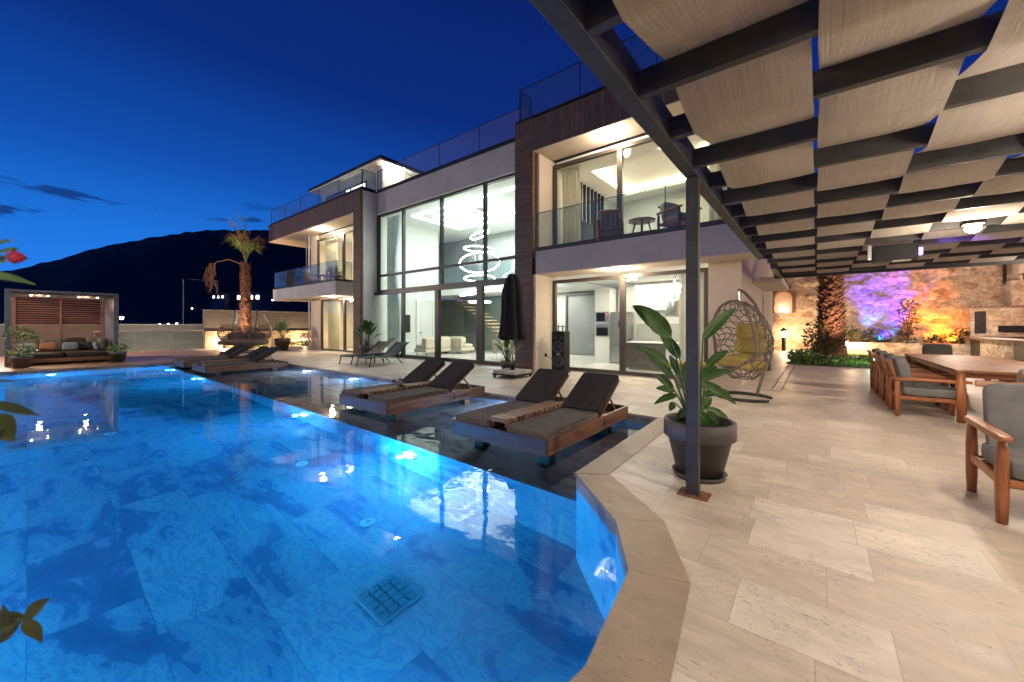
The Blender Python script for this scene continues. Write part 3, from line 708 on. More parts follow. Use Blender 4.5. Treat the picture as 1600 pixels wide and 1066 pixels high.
dt = thing('dining_table', (-9.9, 13.2, .02), 0, 'round white dining table inside the hall beside the brown pillar', 'table')
MB().lathe([(0, .72), (.8, .72), (.82, .75), (0, .75)], n=32).build('tabletop', MT['ceramic'], dt); MB().lathe([(.35, 0), (.3, .03), (.06, .08), (.05, .72)]).build('pedestal', MT['ceramic'], dt, True)
def shell_chair(loc, rz, label):
    t = thing('shell_chair', loc, rz, label, 'chair', 'pale dining chairs in the hall')
    vs = []; n = 14; m = 10
    for i in range(m + 1):
        f = i / m
        for j in range(n + 1):
            a = R(-110 + 220 * j / n); r = .26 + .05 * f; hgt = .45 + f * (.38 - .18 * (abs(a) / R(110)) ** 2)
            vs.append((r * math.sin(a), r * math.cos(a), hgt))
    fs = [(i * (n + 1) + j, i * (n + 1) + j + 1, (i + 1) * (n + 1) + j + 1, (i + 1) * (n + 1) + j) for i in range(m) for j in range(n)]
    o = MB().add(vs, fs).build('backrest', MT['cream'], t, True); so = o.modifiers.new('thick', 'SOLIDIFY'); so.thickness = .03
    MB().pillow((0, 0, .45), (.5, .5, .08), .6).build('seat', MT['cream'], t, True)
    for sx in (-1, 1):
        for sy in (-1, 1): MB().tube([(sx * .24, sy * .24, 0), (sx * .12, sy * .12, .43)], .012, 6).build('leg', MT['chrome'], t)
    return t
shell_chair((-10.5, 12.4, .02), R(150), 'pale shell dining chair nearest the hall glass, left of the round table')
shell_chair((-9.5, 12.3, .02), R(195), 'pale shell dining chair right of the first, behind the potted plant')
shell_chair((-10.9, 13.5, .02), R(80), 'pale shell dining chair on the far left side of the round table')

# chandelier: glowing ribbons hung in a spiral
ch = wthing('chandelier', (-12.2, 13, 2.4), 'spiral chandelier of glowing white ribbons hanging in the tall hall', 'chandelier')
MB().lathe([(0, 6.78), (.34, 6.78), (.34, 6.74), (0, 6.74)], (-12.2, 13, 0)).build('canopy', MT['chrome'], ch)
for (z0, r0, tx, ty) in ((5.65, .42, .35, .2), (5.0, .72, -.30, .25), (4.35, .92, .28, -.2), (3.65, .70, -.22, .25), (3.05, .9, .16, .15), (2.55, .5, -.1, .1)):
    pts = [(-12.2 + r0 * math.cos(a), 13 + r0 * math.sin(a), z0 + tx * r0 * math.cos(a) + ty * r0 * math.sin(a)) for a in [2 * math.pi * i / 36 for i in range(37)]]
    MB().tube(pts, .03, 6).build('ring', MT['lampc'], ch, True)
wr = MB()
for i in range(16):
    a = i * 2.4; r = .15 + .4 * ((i * 37 % 16) / 16); wr.tube([(-12.2 + r * math.cos(a), 13 + r * math.sin(a), 6.74), (-12.2 + r * math.cos(a), 13 + r * math.sin(a), 3.0 + (i % 6) * .45)], .004, 4, False)
wr.build('wire', MT['chrome'], ch)
lamp('POINT', 'chandelier_light', (-12.2, 13, 4.6), 50, (.93, 1, .98), .5, ch)

# kitchen units
ov = thing('oven_tower', (-6.5, 14.35, .02), 0, 'tall white kitchen unit with microwave above oven, left of the fridge', 'kitchen unit')
MB().box(-.42, .22, -.3, .3, 0, 2.9).build('cabinet', MT['ceramic'], ov, bevel=.004)
o1 = MB().box(-.36, .18, -.33, -.305, 1.02, 1.5).build('oven', MT['chrome'], ov); MB().box(-.33, .15, -.335, -.331, 1.04, 1.36).build('oven_window', MT['tv'], o1)
o2 = MB().box(-.36, .18, -.33, -.305, 1.56, 1.98).build('microwave', MT['chrome'], ov); MB().box(-.33, .03, -.335, -.331, 1.6, 1.94).build('microwave_window', MT['tv'], o2); MB().box(.07, .12, -.335, -.331, 1.86, 1.9).build('display', MT['led'], o2)
fr = thing('refrigerator', (-5.85, 14.2, .02), 0, 'tall brushed steel refrigerator beside the oven unit', 'refrigerator')
MB().box(-.33, .33, -.33, .33, .03, .72).box(-.33, .33, -.33, .33, .74, 1.95).build('body', MT['chrome'], fr, bevel=.01); MB().tube([(-.26, -.37, .85), (-.26, -.37, 1.7)], .012).build('handle', MT['chrome'], fr)
MB().box(.0, .1, -.34, -.331, 1.35, 1.6).build('display', MT['tv'], fr)
kc = thing('kitchen_counter', (-3.6, 14.35, .02), 0, 'white wall counter with sink splashback along the kitchen back wall', 'kitchen unit')
MB().box(-1.8, 1.9, -.3, .3, .05, .86).build('cabinet', MT['ceramic'], kc, bevel=.004); MB().box(-1.82, 1.92, -.32, .3, .865, .9).build('worktop', MT['concrete'], kc); MB().box(-1.8, 1.9, .27, .3, .91, 1.5).build('splashback', MT['int_grey'], kc); MB().box(-1.8, 1.9, 0, .3, 2.0, 2.95).build('wall_cabinet', MT['ceramic'], kc, bevel=.004)
ki = thing('kitchen_island', (-3.9, 12.6, .02), 0, 'kitchen island with glass front and white end standing behind the window', 'kitchen unit')
MB().box(-1.0, .25, -.35, .35, .05, .86).build('grey_cabinet', MT['taupe'], ki); MB().box(.26, 1.6, -.35, .35, .05, .86).build('white_cabinet', MT['ceramic'], ki, bevel=.004); MB().box(-1.05, 1.65, -.4, .4, .865, .9).build('worktop', MT['ceramic'], ki)
hd = wthing('range_hood', (-3.7, 13.4, 1.75), 'conical brushed steel hood hanging over the kitchen worktop', 'range hood')
MB().lathe([(.28, 0), (.30, .02), (.19, .52), (.19, .56), (0, .56)], (-3.7, 13.4, 1.75)).build('cone', MT['chrome'], hd, True); MB().tube([(-3.7, 13.4, 2.3), (-3.7, 13.4, 3.08)], .04).build('pipe', MT['chrome'], hd)
wl = thing('wall_lamp', (-19.9, 13.55, 1.75), 0, 'dark cone wall lamp in the ground floor left room', 'wall lamp'); MB().lathe([(.06, -.3), (.22, .3), (.2, .3), (.04, -.3)], (0, -.12, 0)).build('shade', MT['framed'], wl, True)
c_ = dup(wl, (-20.2, 13.55, 5.3), 0, 'dark cone wall lamp in the upper left room'); c_['group'] = wl['group'] = 'cone wall lamps in the left rooms'
ip = thing('potted_shrub', (-16.1, 15.0, .02), 0, 'small spiky house plant beside the hall sofa', 'plant')
MB().lathe([(0, 0), (.15, 0), (.2, .5), (.17, .5), (.15, .45), (0, .45)]).build('pot', MT['ceramic'], ip, True)
b_ = MB()
for i in range(16):
    a = i * 2.4; d = Vector((math.cos(a), math.sin(a), 0)); b_.blade(bez((0, 0, .48), d * .15 + Vector((0, 0, .8)), d * .4 + Vector((0, 0, .95 - .2 * (i % 3))), 5), [.005, .018, .02, .014, .008, .002], (0, 0, 1) if i % 2 else (.1, .1, 1))
b_.build('leaf_cluster', MT['leaf'], ip, True)

# ------------------------------------------------------------------ outdoor seating of teak
def teak_chair(name, label, group=None, cush='greyfab', w_=.66, back=.92, arm=.60):
    """faces -Y, origin on the floor under the seat centre"""
    t = thing(name, (0, 0, 0), 0, label, 'chair', group); h = w_ / 2
    for sx in (-1, 1):
        for (y, zt) in ((-.34, arm - .03), (.36, arm - .03)):
            MB().tube([(sx * h, y, 0), (sx * h, y, .15), (sx * h, y, .40), (sx * h, y, zt - .07), (sx * h, y, zt)], [.03, .036, .038, .032, .024], 12).build('leg', MT['teak'], t, True)
        a = MB(); a.pillow((sx * h, .0, arm), (.085, .86, .05), .3).build('armrest', MT['teakY'], t, True)
    f = MB()
    for sx in (-1, 1): f.box(sx * h - .016, sx * h + .016, -.33, .35, .27, .33)
    f.box(-h + .03, h - .03, -.355, -.32, .27, .33).box(-h + .03, h - .03, .32, .355, .27, .33)
    for i in range(6): f.box(-h + .02, h - .02, -.27 + i * .1, -.21 + i * .1, .30, .318)
    f.build('seat_frame', MT['teakX'], t, bevel=.006)
    rt = Matrix.Rotation(R(-14), 4, 'X')
    b = MB(); base = Matrix.Translation((0, .30, .33)) @ rt
    b.box(-h + .04, h - .04, -.015, .02, back - .40, back - .345, base)
    b.build('top_rail', MT['teakX'], t, bevel=.008)
    for i in range(4):
        x = -h + .12 + i * (w_ - .24) / 3
        MB().box(x - .017, x + .017, -.01, .015, 0, back - .401, base).build('back_slat', MT['teak'], t, bevel=.004)
    MB().pillow((0, -.03, .40), (w_ - .05, .66, .14), .22, wr=.02).build('seat_cushion', MT[cush], t, True)
    MB().pillow((0, .255, .66), (w_ - .10, .14, back - .38), .24, Matrix.Rotation(R(-14), 3, 'X'), wr=.03, seed=3).build('back_cushion', MT[cush], t, True)
    return t
fc = teak_chair('teak_armchair', 'teak armchair with plump grey cushions, nearest to the camera at the right edge', None, w_=.8, back=1.0, arm=.63)
fc.location = (1.47, 4.78, 0)
GD = 'teak armchairs round the long table'
ROW = ['first', 'second', 'third', 'fourth']
d0 = teak_chair('dining_armchair', 'teak dining armchair nearest the camera on the left side of the long table', GD, w_=.6)
d0.location = (1.39, 9.0, 0); d0.rotation_euler = (0, 0, R(90))
for i in (1, 2, 3): dup(d0, (1.39, 9.0 + i * 1.0, 0), R(90), ROW[i] + ' teak dining armchair from the camera on the left side of the long table')
dup(d0, (2.17, 7.75, 0), R(180), 'teak dining armchair at the near end of the table, its slatted back to the camera')
hc = teak_chair('dining_armchair', 'dark backed armchair at the far end of the long table', GD, cush='charcoal', w_=.6, back=1.05); hc.location = (2.35, 13.7, 0)
for i in range(4): dup(d0, (3.3, 9.0 + i * 1.0, 0), R(-90), ROW[i] + ' teak dining armchair from the camera on the right side of the long table')
tb = thing('dining_table', (2.3, 10.75, 0), 0, 'long rectangular teak dining table on the terrace under the pergola', 'table')
tp = MB()
for i in range(7): tp.box(-.57 + i * .163, -.57 + i * .163 + .16, -1.98, 1.98, .755, .79)
tp.box(-.66, -.572, -2.15, 2.15, .752, .792).box(.572, .66, -2.15, 2.15, .752, .792).box(-.571, .571, -2.15, -1.983, .7525, .7925).box(-.571, .571, 1.983, 2.15, .7525, .7925)
tp.build('tabletop', MT['tabletop'], tb, bevel=.006)
MB().box(-.55, .55, -2.05, -2.02, .67, .752).box(-.55, .55, 2.02, 2.05, .67, .752).box(-.58, -.55, -2.05, 2.05, .67, .752).box(.55, .58, -2.05, 2.05, .67, .752).build('apron', MT['teakX'], tb)
for sx in (-1, 1):
    for sy in (-1, 1): MB().tube([(sx * .60, sy * 2.08, 0), (sx * .60, sy * 2.08, .751)], .05, 16).build('leg', MT['teak'], tb, True)

# ------------------------------------------------------------------ pergola
PX0, PX1, PY0, PY1, PZ = -.83, 5.0, -1.8, 12.55, 2.72
pg = wthing('pergola', (-.83, 3.56, 0), 'dark steel pergola with woven cloth strips over the terrace', 'pergola')
MB().box(PX0 - .05, PX0 + .05, 3.52, 3.59, .012, PZ).build('post', MT['steel'], pg, bevel=.004)
MB().box(PX0 - .11, PX0 + .13, 3.47, 3.64, .0, .012).build('base_plate', MT['rust'], pg)
MB().box(PX1 - .05, PX1 + .05, 3.52, 3.60, 0, PZ).build('post', MT['steel'], pg, bevel=.004)
MB().box(PX1 - .05, PX1 + .05, 12.3, 12.38, 0, PZ).build('post', MT['steel'], pg, bevel=.004)
MB().box(PX0 - .05, PX0 + .05, PY0, 8.75, PZ + .001, PZ + .19).build('side_beam', MT['steel'], pg, bevel=.003)
MB().box(PX0 + .03, PX0 + .13, 10.3, PY1, PZ + .001, PZ + .19).build('side_beam', MT['steel'], pg, bevel=.003)
MB().box(PX1 - .05, PX1 + .05, PY0, PY1, PZ + .001, PZ + .19).build('side_beam', MT['steel'], pg, bevel=.003)
MB().box(PX0 - .05, PX0 + .13, PY1, PY1 + .06, PZ + .001, PZ + .19).box(PX0 + .131, PX1, PY1 + .001, PY1 + .061, PZ + .0, PZ + .19).build('end_beam', MT['steel'], pg)
SP = .605; Y0 = 3.95
k0 = math.ceil((PY0 + .1 - Y0) / SP); k1 = int((PY1 - .2 - Y0) / SP)
for k in range(k0, k1 + 1):
    y = Y0 + k * SP; xa = PX0 + .051 if y < 8.8 else (PX0 + .131 if y > 10.3 else -.78)
    MB().box(xa, PX1 - .051, y - .025, y + .025, PZ + .005, PZ + .145).build('crossbeam', MT['steel'], pg)
SW = .60
for ci in range(-1, 9):
    x0 = ci * SW + .012; x1 = x0 + SW - .024
    if ci == -1: x0 = -.63
    ph = (ci + 1) % 2
    # strip goes over every second crossbeam and hangs under the ones between
    rows = []; n = 8
    for k in range(k0, k1):
        ya = Y0 + k * SP; up_a = (k % 2 == 0) ^ (ph == 1)
        za, zb = (PZ - .004, PZ + .152) if up_a else (PZ + .152, PZ - .004)
        for i in range(n):
            f = i / n; rows.append((ya + f * SP, za + (zb - za) * f - .012 * math.sin(f * math.pi)))
    rows.append((Y0 + k1 * SP, zb))
    vs = []; m = 12
    for ri, (y, z) in enumerate(rows):
        for j in range(m + 1):
            g_ = j / m; sag = .006 * math.sin(g_ * math.pi) + .006 * noise.noise(Vector((ci * 9 + g_ * 4, y * 1.5, 0)))
            vs.append((x0 + (x1 - x0) * g_ + .004 * math.sin(y * 5 + ci) * (1 if j in (0, m) else 0), y, z - sag * (1 if abs(z - PZ - .152) > .02 else 0)))
    fs = [(i * (m + 1) + j, i * (m + 1) + j + 1, (i + 1) * (m + 1) + j + 1, (i + 1) * (m + 1) + j) for i in range(len(rows) - 1) for j in range(m)]
    MB().add(vs, fs).build('shade_cloth', MT['shade'], pg, True, fix=False)
# flood lamps under the pergola
def flood(x, y, p, label):
    t = thing('flood_lamp', (x, y, PZ), 0, label, 'lamp', 'flood lamps under the pergola')
    MB().box(-.09, .09, -.09, .09, -.05, .0).build('housing', MT['black'], t, bevel=.005)
    MB().pillow((0, 0, -.09), (.14, .14, .10), 1, n=10, m=16).build('bulb', MT['flood'], t, True)
    lamp('SPOT', 'flood_lamp_light', (0, 0, -.12), p * .86, (1, .85, .70), .05, t, (0, 0, 0), 172, .35); lamp('POINT', 'flood_lamp_glow', (0, 0, -.3), p * .10, (1, .86, .72), .05, t)
flood(1.49, 7.1, 115, 'bright flood lamp shining under the middle of the pergola')
flood(1.5, 3.0, 175, 'flood lamp above the nearest teak armchair')
flood(4.1, 5.2, 230, 'flood lamp near the right edge of the pergola')
flood(3.9, 11.9, 520, 'flood lamp over the far right corner of the dining table')
flood(1.2, -1.7, 190, 'flood lamp at the near end of the pergola')
pj = thing('projector_box', (.95, 8.35, PZ), 0, 'black rectangular box hanging under the pergola beams', 'projector')
MB().box(-.25, .25, -.12, .12, -.27, -.03).build('body', MT['black'], pj, bevel=.008); MB().box(-.3, -.26, -.05, .05, -.22, .0).build('bracket', MT['chrome'], pj); MB().box(-.02, .18, -.1, .1, -.275, -.271).build('lens_strip', MT['ceramic'], pj)
lamp('SPOT', 'projector_beam', (.35, .1, -.12), 30, (.25, .1, 1), .03, pj, aim((.6, .4, .35)), 50)
MB().box(.26, .30, -.06, .06, -.2, -.1).build('lens', MT['uv'], pj)

# ------------------------------------------------------------------ floating double daybeds
def daybed(loc, label):
    t = thing('double_daybed', loc, 0, label, 'daybed', 'double daybeds standing in the shallow shelf')
    W, D = 1.58, 2.45
    MB().box(-W / 2, W / 2, -D / 2, -D / 2 + .04, -.07, .13).build('end_board', MT['bedwoodShaded'], t, bevel=.005)
    MB().box(-W / 2, W / 2, D / 2 - .04, D / 2, -.07, .13).build('end_board', MT['bedwoodShaded'], t, bevel=.005)
    f = MB(); f.box(-W / 2, -W / 2 + .04, -D / 2 + .041, D / 2 - .041, -.07, .13).box(W / 2 - .04, W / 2, -D / 2 + .041, D / 2 - .041, -.07, .13)
    f.box(-W / 2 + .041, W / 2 - .041, -D / 2 + .041, D / 2 - .041, -.03, .0)
    f.build('frame', MT['bedwoodShaded'] if False else MT['bedwood'], t, bevel=.005)
    for sx in (-1, 1):
        for sy in (-1, 1): MB().box(sx * .55 - .08, sx * .55 + .08, sy * .85 - .08, sy * .85 + .08, -.56, -.031).build('leg', MT['bedwood'], t)
    rot = Matrix.Rotation(R(31), 3, 'X')
    for sx in (-1, 1):
        cx = sx * .46
        MB().pillow((cx, -.50, .145), (.62, 1.42, .11), .14, wr=.006, n=20, m=44).build('mattress', MT['taupe'] if False else MT['taupe'], t, True)
        MB().pillow(Vector((cx, .20, .20)) + rot @ Vector((0, .42, .0)), (.62, .86, .09), .12, rot, wr=.005, n=20, m=44).build('backrest', MT['charcoal'], t, True)
        a_, b_ = .305, .70; zz = .188
        MB().tube([(cx + a_ * math.copysign(abs(math.cos(w)) ** .28, math.cos(w)), -.50 + b_ * math.copysign(abs(math.sin(w)) ** .28, math.sin(w)), zz) for w in [i * math.pi / 24 for i in range(49)]], .007, 5).build('piping', MT['charcoal'], t, True)
        fr_ = MB()
        for q in range(5):
            m4 = Matrix.Translation((cx, .20, .135)) @ Matrix.Rotation(R(33), 4, 'X'); fr_.box(-.29, .29, .05 + q * .18, .12 + q * .18, -.02, .005, m4)
        m4 = Matrix.Translation((cx, .20, .125)) @ Matrix.Rotation(R(33), 4, 'X'); fr_.box(-.31, -.28, 0, .86, -.03, .0, m4).box(.28, .31, 0, .86, -.03, .0, m4)
        fr_.build('backrest_frame', MT['bedwood'], t)
        MB().tube([(cx + .25, .95, .04), (cx + .25, .62, .40)], .018, 6).tube([(cx - .25, .95, .04), (cx - .25, .62, .40)], .018, 6).build('support_strut', MT['slatwood'], t)
    sh = MB()
    for i in range(13): sh.box(-.145, .145, -1.14 + i * .125, -1.14 + i * .125 + .095, .20, .255)
    sh.build('slatted_shelf', MT['slatwood'], t, bevel=.004)
    sd = MB().box(-.12, -.09, -1.13, .45, .135, .199).box(.09, .12, -1.13, .45, .135, .199).build('shelf_rail', MT['bedwood'], t)
    MB().tube([(.72, .3, .12), (.76, .33, .02), (.80, .3, -.02), (.795, .32, .06)], .008, 6).build('strap', MT['black'], t)
    return t
db = daybed((-3.22, 4.93, 0), 'double daybed nearest the camera, dark backrests up, in the shallow pool')
dup(db, (-6.46, 4.98, 0), 0, 'double daybed with wine glasses on its slatted shelf, second from the camera')
dup(db, (-16.05, 4.75, 0), 0, 'double daybed at the far left of the pool, the nearer of the far pair')
dup(db, (-18.75, 4.75, 0), 0, 'double daybed farthest from the camera at the pool corner')
# things on the daybeds
def wineglass(loc, label):
    t = thing('wine_glass', loc, 0, label, 'glass', 'wine glasses on the daybed shelf')
    MB().lathe([(0, 0), (.035, .0), (.035, .004), (.005, .008), (.004, .08), (.03, .10), (.042, .135), (.034, .18), (.032, .18), (.04, .135), (.028, .102), (0, .09)], n=20).build('bowl', MT['cup'], t, True)
    MB().lathe([(0, .093), (.027, .104), (.038, .133), (0, .133)], n=20).build('wine', MT['wine'], t, True)
wineglass((-6.50, 4.62, .256), 'glass of red wine on the slatted shelf, farther left of the two')
wineglass((-6.42, 4.42, .256), 'glass of red wine on the slatted shelf, nearer of the two')
sn = thing('fruit_plate', (-6.40, 4.58, .256), 0, 'small dark plate of snacks beside the wine glasses', 'plate')
MB().lathe([(0, 0), (.05, 0), (.09, .015), (.085, .02), (0, .006)]).build('plate', MT['black'], sn, True)
g2 = MB()
for i in range(9): g2.pillow((random.uniform(-.04, .04), random.uniform(-.04, .04), .02 + random.random() * .02), (.025, .025, .022), 1, n=6, m=8)
g2.build('fruit', MT['wine'], sn, True)
cm = thing('camera_strap', (-3.22, 5.22, .256), 0, 'small black bundle lying on the shelf of the near daybed', 'bundle')
MB().pillow((0, 0, .025), (.09, .06, .05), .6).build('bundle', MT['black'], cm, True); MB().tube([(.03 + .07 * math.cos(a), .05 * math.sin(a) + .04, .008) for a in [i * .5 for i in range(13)]], .006, 6).build('strap', MT['black'], cm)

# pool fittings
def poolamp(x, y, z, d, p, label, col=(.002, .33, 1), grp='underwater lamps in the pool walls'):
    t = thing('pool_lamp', (x, y, z), math.atan2(d[1], d[0]) + R(90), label, 'lamp', grp)
    q = MB().lathe([(0, 0), (.11, 0), (.11, .02), (.085, .035), (0, .03)], n=20)
    q.v = [(a, -c_, b) for a, b, c_ in q.v]; q.build('lens', MT['poolw'], t)
    q = MB().lathe([(.112, 0), (.14, 0), (.14, .018), (.112, .022)], n=20); q.v = [(a, -c_, b) for a, b, c_ in q.v]; q.build('ring', MT['chrome'], t)
    lamp('POINT', 'pool_lamp_light', (0, -.16, .04), p, col, .05, t)
BL = 1.5
poolamp(-4.57, 3.405, -.95, (0, -1), 110 * BL, 'bright underwater lamp on the shelf wall below the near daybed')
poolamp(-7.95, 3.405, -.95, (0, -1), 110 * BL, 'bright underwater lamp on the shelf wall left of the second daybed')
poolamp(-15.3, 3.405, -.95, (0, -1), 110 * BL, 'underwater lamp on the shelf wall below the far daybeds')
poolamp(-18.9, 3.405, -.95, (0, -1), 80 * BL, 'underwater lamp at the far left end of the shelf wall')
poolamp(-10.9, 6.19, -.34, (0, -1), 40 * BL, 'small underwater lamp on the back wall of the shallow shelf', (.15, .5, 1))
poolamp(-8.6, 6.19, -.34, (0, -1), 50 * BL, 'added small underwater lamp on the back wall behind the second daybed', (.5, .7, 1))  # this and the next back wall lamps are added to brighten the shelf
poolamp(-4.6, 6.19, -.34, (0, -1), 50 * BL, 'added small underwater lamp on the back wall behind the nearest daybed', (.5, .7, 1))
poolamp(-14.0, 6.19, -.34, (0, -1), 50 * BL, 'added small underwater lamp on the back wall by the far daybeds', (.5, .7, 1))
poolamp(-19.98, .5, -.7, (1, 0), 160 * BL, 'added underwater lamp on the far left wall under the cabana')  # left wall lamps, added to even out the blue of the floor
poolamp(-19.98, -1.8, -.7, (1, 0), 160 * BL, 'added underwater lamp on the far left wall near its corner')
poolamp(-6.2, -2.98, -.6, (.2, 1), 130 * BL, 'added unseen underwater lamp on the near wall, third from the slanted corner')  # near wall lamps, added out of view to light the pool floor
poolamp(-10.4, -2.98, -.6, (0, 1), 130 * BL, 'added unseen underwater lamp on the near wall between its middle lamps')
poolamp(-4.4, -2.0, -.6, (.3, 1), 120 * BL, 'added unseen underwater lamp on the near wall under the camera')
poolamp(-8.0, -2.98, -.6, (0, 1), 130 * BL, 'added unseen underwater lamp on the near wall, second from the camera')
poolamp(-12.5, -2.98, -.6, (0, 1), 130 * BL, 'added unseen underwater lamp on the near wall, third from the camera')
poolamp(-17, -2.98, -.6, (0, 1), 120 * BL, 'added unseen underwater lamp on the near wall by the cabana')
poolamp(-1.58, .34, -1.15, (-.55, .8), 60 * BL, 'added unseen underwater lamp in the slanted near right wall')
gr = thing('floor_grate', (-2.87, 1.92, FZ), R(0), 'square pale drain grate on the pool floor', 'drain grate')
q = MB().box(-.21, .21, -.2, .2, .004, .012); q.build('plate', MT['concrete'], gr)
q = MB()
for i in range(5):
    for j in range(4): q.box(-.185 + i * .076, -.185 + i * .076 + .062, -.175 + j * .09, -.175 + j * .09 + .075, .0125, .018)
q.build('opening', MT['gratec'], gr)
for i, (x, y, lb) in enumerate(((-3.9, 2.35, 'round inlet on the pool floor nearest the grate'), (-9.6, .9, 'round inlet on the pool floor at the far left'), (-5.9, 2.5, 'round inlet on the pool floor near the underwater lamp'))):
    t = thing('floor_inlet', (x, y, FZ), 0, lb, 'pool inlet', 'round inlets in the pool floor')
    MB().lathe([(0, .014), (.03, .014), (.03, .02), (.07, .02), (.085, .004)], n=20).build('ring', MT['ceramic'], t); MB().lathe([(0, .021), (.028, .021)], n=12).build('core', MT['concrete'], t)
tl = thing('loose_tile', (-2.25, 5.15, -.558), R(6), 'small white tile lying on the shelf beside the near daybed', 'tile')
MB().box(-.16, .16, -.07, .07, 0, .012).build('tile', MT['ceramic'], tl)

# ------------------------------------------------------------------ terrace furniture
def lounger(loc, rz, label):
    """head towards +Y"""
    t = thing('sun_lounger', loc, rz, label, 'sun lounger', 'grey sun loungers by the glass hall')
    prof = [(-.98, .30), (-.9, .335), (-.5, .33), (.0, .31), (.22, .32), (.5, .47), (.8, .68), (.95, .80), (1.0, .79)]
    vs = []
    for y, z in prof:
        for x in (-.29, .29): vs.append((x, y, z))
    fs = [(2 * i, 2 * i + 1, 2 * i + 3, 2 * i + 2) for i in range(len(prof) - 1)]
    o = MB().add(vs, fs).build('sling', MT['sling'], t, True); so = o.modifiers.new('thick', 'SOLIDIFY'); so.thickness = .012
    MB().tube([(-.31, y, z) for y, z in prof], .018, 8).tube([(.31, y, z) for y, z in prof], .018, 8).build('frame', MT['black'], t, True)
    for sx in (-1, 1):
        MB().tube([(sx * .31, -.93, .32), (sx * .31, -1.03, 0)], .018).build('leg', MT['black'], t)
        MB().tube([(sx * .31, .25, .31), (sx * .31, .62, .0)], .018).build('leg', MT['black'], t)
        MB().tube([(sx * .29, .75, .64), (sx * .29, .40, .20)], .01, 6).build('support_strut', MT['black'], t)
    return t
l0 = lounger((-12.65, 8.3, 0), R(12), 'grey sling sun lounger nearer the pool of the pair by the glass hall')
dup(l0, (-13.95, 8.35, 0), R(12), 'grey sling sun lounger nearer the glass hall of the pair')
tl = thing('towel', (-13.8, 8.9, 0), R(12), 'olive towel draped over the raised back of the farther lounger', 'towel')
tw = []
for i in range(13):
    f = i / 12; y = -.15 + f * .95; z = .36 + max(0, y + .08) * .62 + .02
    for j in range(7): tw.append((-.16 + j * .055, y - .15, z + .01 * math.sin(j * 2 + i)))
MB().add(tw, [(i * 7 + j, i * 7 + j + 1, (i + 1) * 7 + j + 1, (i + 1) * 7 + j) for i in range(12) for j in range(6)]).build('cloth', fabric('olive_towel', (.24, .21, .12)), tl, True)
stb = thing('side_table', (-13.3, 8.3, 0), R(12), 'low pale topped side table between the two grey loungers', 'table')
MB().box(-.25, .25, -.25, .25, .38, .41).build('top', MT['sling'], stb, bevel=.004)
for sx in (-1, 1):
    for sy in (-1, 1): MB().tube([(sx * .22, sy * .22, 0), (sx * .22, sy * .22, .379)], .018, 6).build('leg', MT['black'], stb)

um = thing('closed_umbrella', (-6.75, 8.55, 0), 0, 'closed charcoal garden umbrella on a stone weighted base before the brown pillar', 'umbrella')
MB().box(-.42, .42, -.42, .42, .07, .11).build('base_frame', MT['black'], um, bevel=.01)
for x in (-.36, .36):
    for y in (-.36, .36): MB().tube([(x - .02, y, .035), (x + .02, y, .035)], .034, 12).build('wheel', MT['black'], um)
for x in (-.2, .2):
    for y in (-.2, .2): MB().box(x - .19, x + .19, y - .19, y + .19, .111, .2).build('paver', MT['concrete'], um, bevel=.006)
MB().tube([(0, 0, .2), (0, 0, 2.9)], .025, 12).build('pole', MT['chrome'], um, True)
MB().lathe([(.06, .2), (.06, .3), (.03, .36)]).build('collar', MT['black'], um)
vs = []; nn_ = 48; prof = [(.0, 2.93), (.10, 2.9), (.16, 2.78), (.25, 2.45), (.27, 2.2), (.28, 1.8), (.33, 1.4), (.37, 1.12), (.30, 1.08)]
for r, z in prof:
    for j in range(nn_):
        a = 2 * math.pi * j / nn_; k = 1 + .16 * math.sin(a * 8 + z) + .05 * math.sin(a * 3 + z * 4)
        vs.append((r * k * math.cos(a), r * k * math.sin(a), z + (.05 * math.sin(a * 8) if z < 1.3 else 0)))
MB().add(vs, [(i * nn_ + j, i * nn_ + (j + 1) % nn_, (i + 1) * nn_ + (j + 1) % nn_, (i + 1) * nn_ + j) for i in range(len(prof) - 1) for j in range(nn_)]).build('canopy', MT['umb'], um, True)

sp_ = thing('loudspeaker', (-6.15, 10.2, 0), R(6), 'tall black loudspeaker tower with two big round drivers by the kitchen window', 'loudspeaker')
MB().box(-.21, .21, -.2, .2, .06, 1.28).build('cabinet', MT['black'], sp_, bevel=.02)
MB().box(-.23, .23, -.22, .22, 0, .06).build('foot', MT['cone'], sp_, bevel=.01)
for z in (.38, .80):
    q = MB().lathe([(.0, .035), (.05, .03), (.06, .01), (.14, -.0), (.15, .02), (.165, .022), (.18, .004)], n=32); q.v = [(a, -.2 - b + .0, z + c_) for a, c_, b in q.v]; q.build('driver', MT['cone'], sp_, True)
    q = MB().lathe([(.162, .024), (.178, .024), (.178, .018)], n=32); q.v = [(a, -.2 - b, z + c_) for a, c_, b in q.v]; q.build('driver_ring', MT['wallg'], sp_)
for x in (-.11, .11):
    q = MB().lathe([(0, .02), (.03, .01), (.05, .02), (.06, .004)], n=20); q.v = [(x + a, -.2 - b, 1.08 + c_) for a, c_, b in q.v]; q.build('tweeter', MT['cone'], sp_, True)
MB().tube([(-.2, -.21, .08), (-.2, -.21, 1.27)], .014).tube([(.2, -.21, .08), (.2, -.21, 1.27)], .014).build('side_bar', MT['cone'], sp_)
MB().tube([(-.15, 0, 1.28), (-.15, 0, 1.42), (.15, 0, 1.42), (.15, 0, 1.28)], .012).build('carry_handle', MT['black'], sp_)
MB().box(-.06, .06, -.205, -.2005, .57, .60).build('badge', MT['chrome'], sp_)
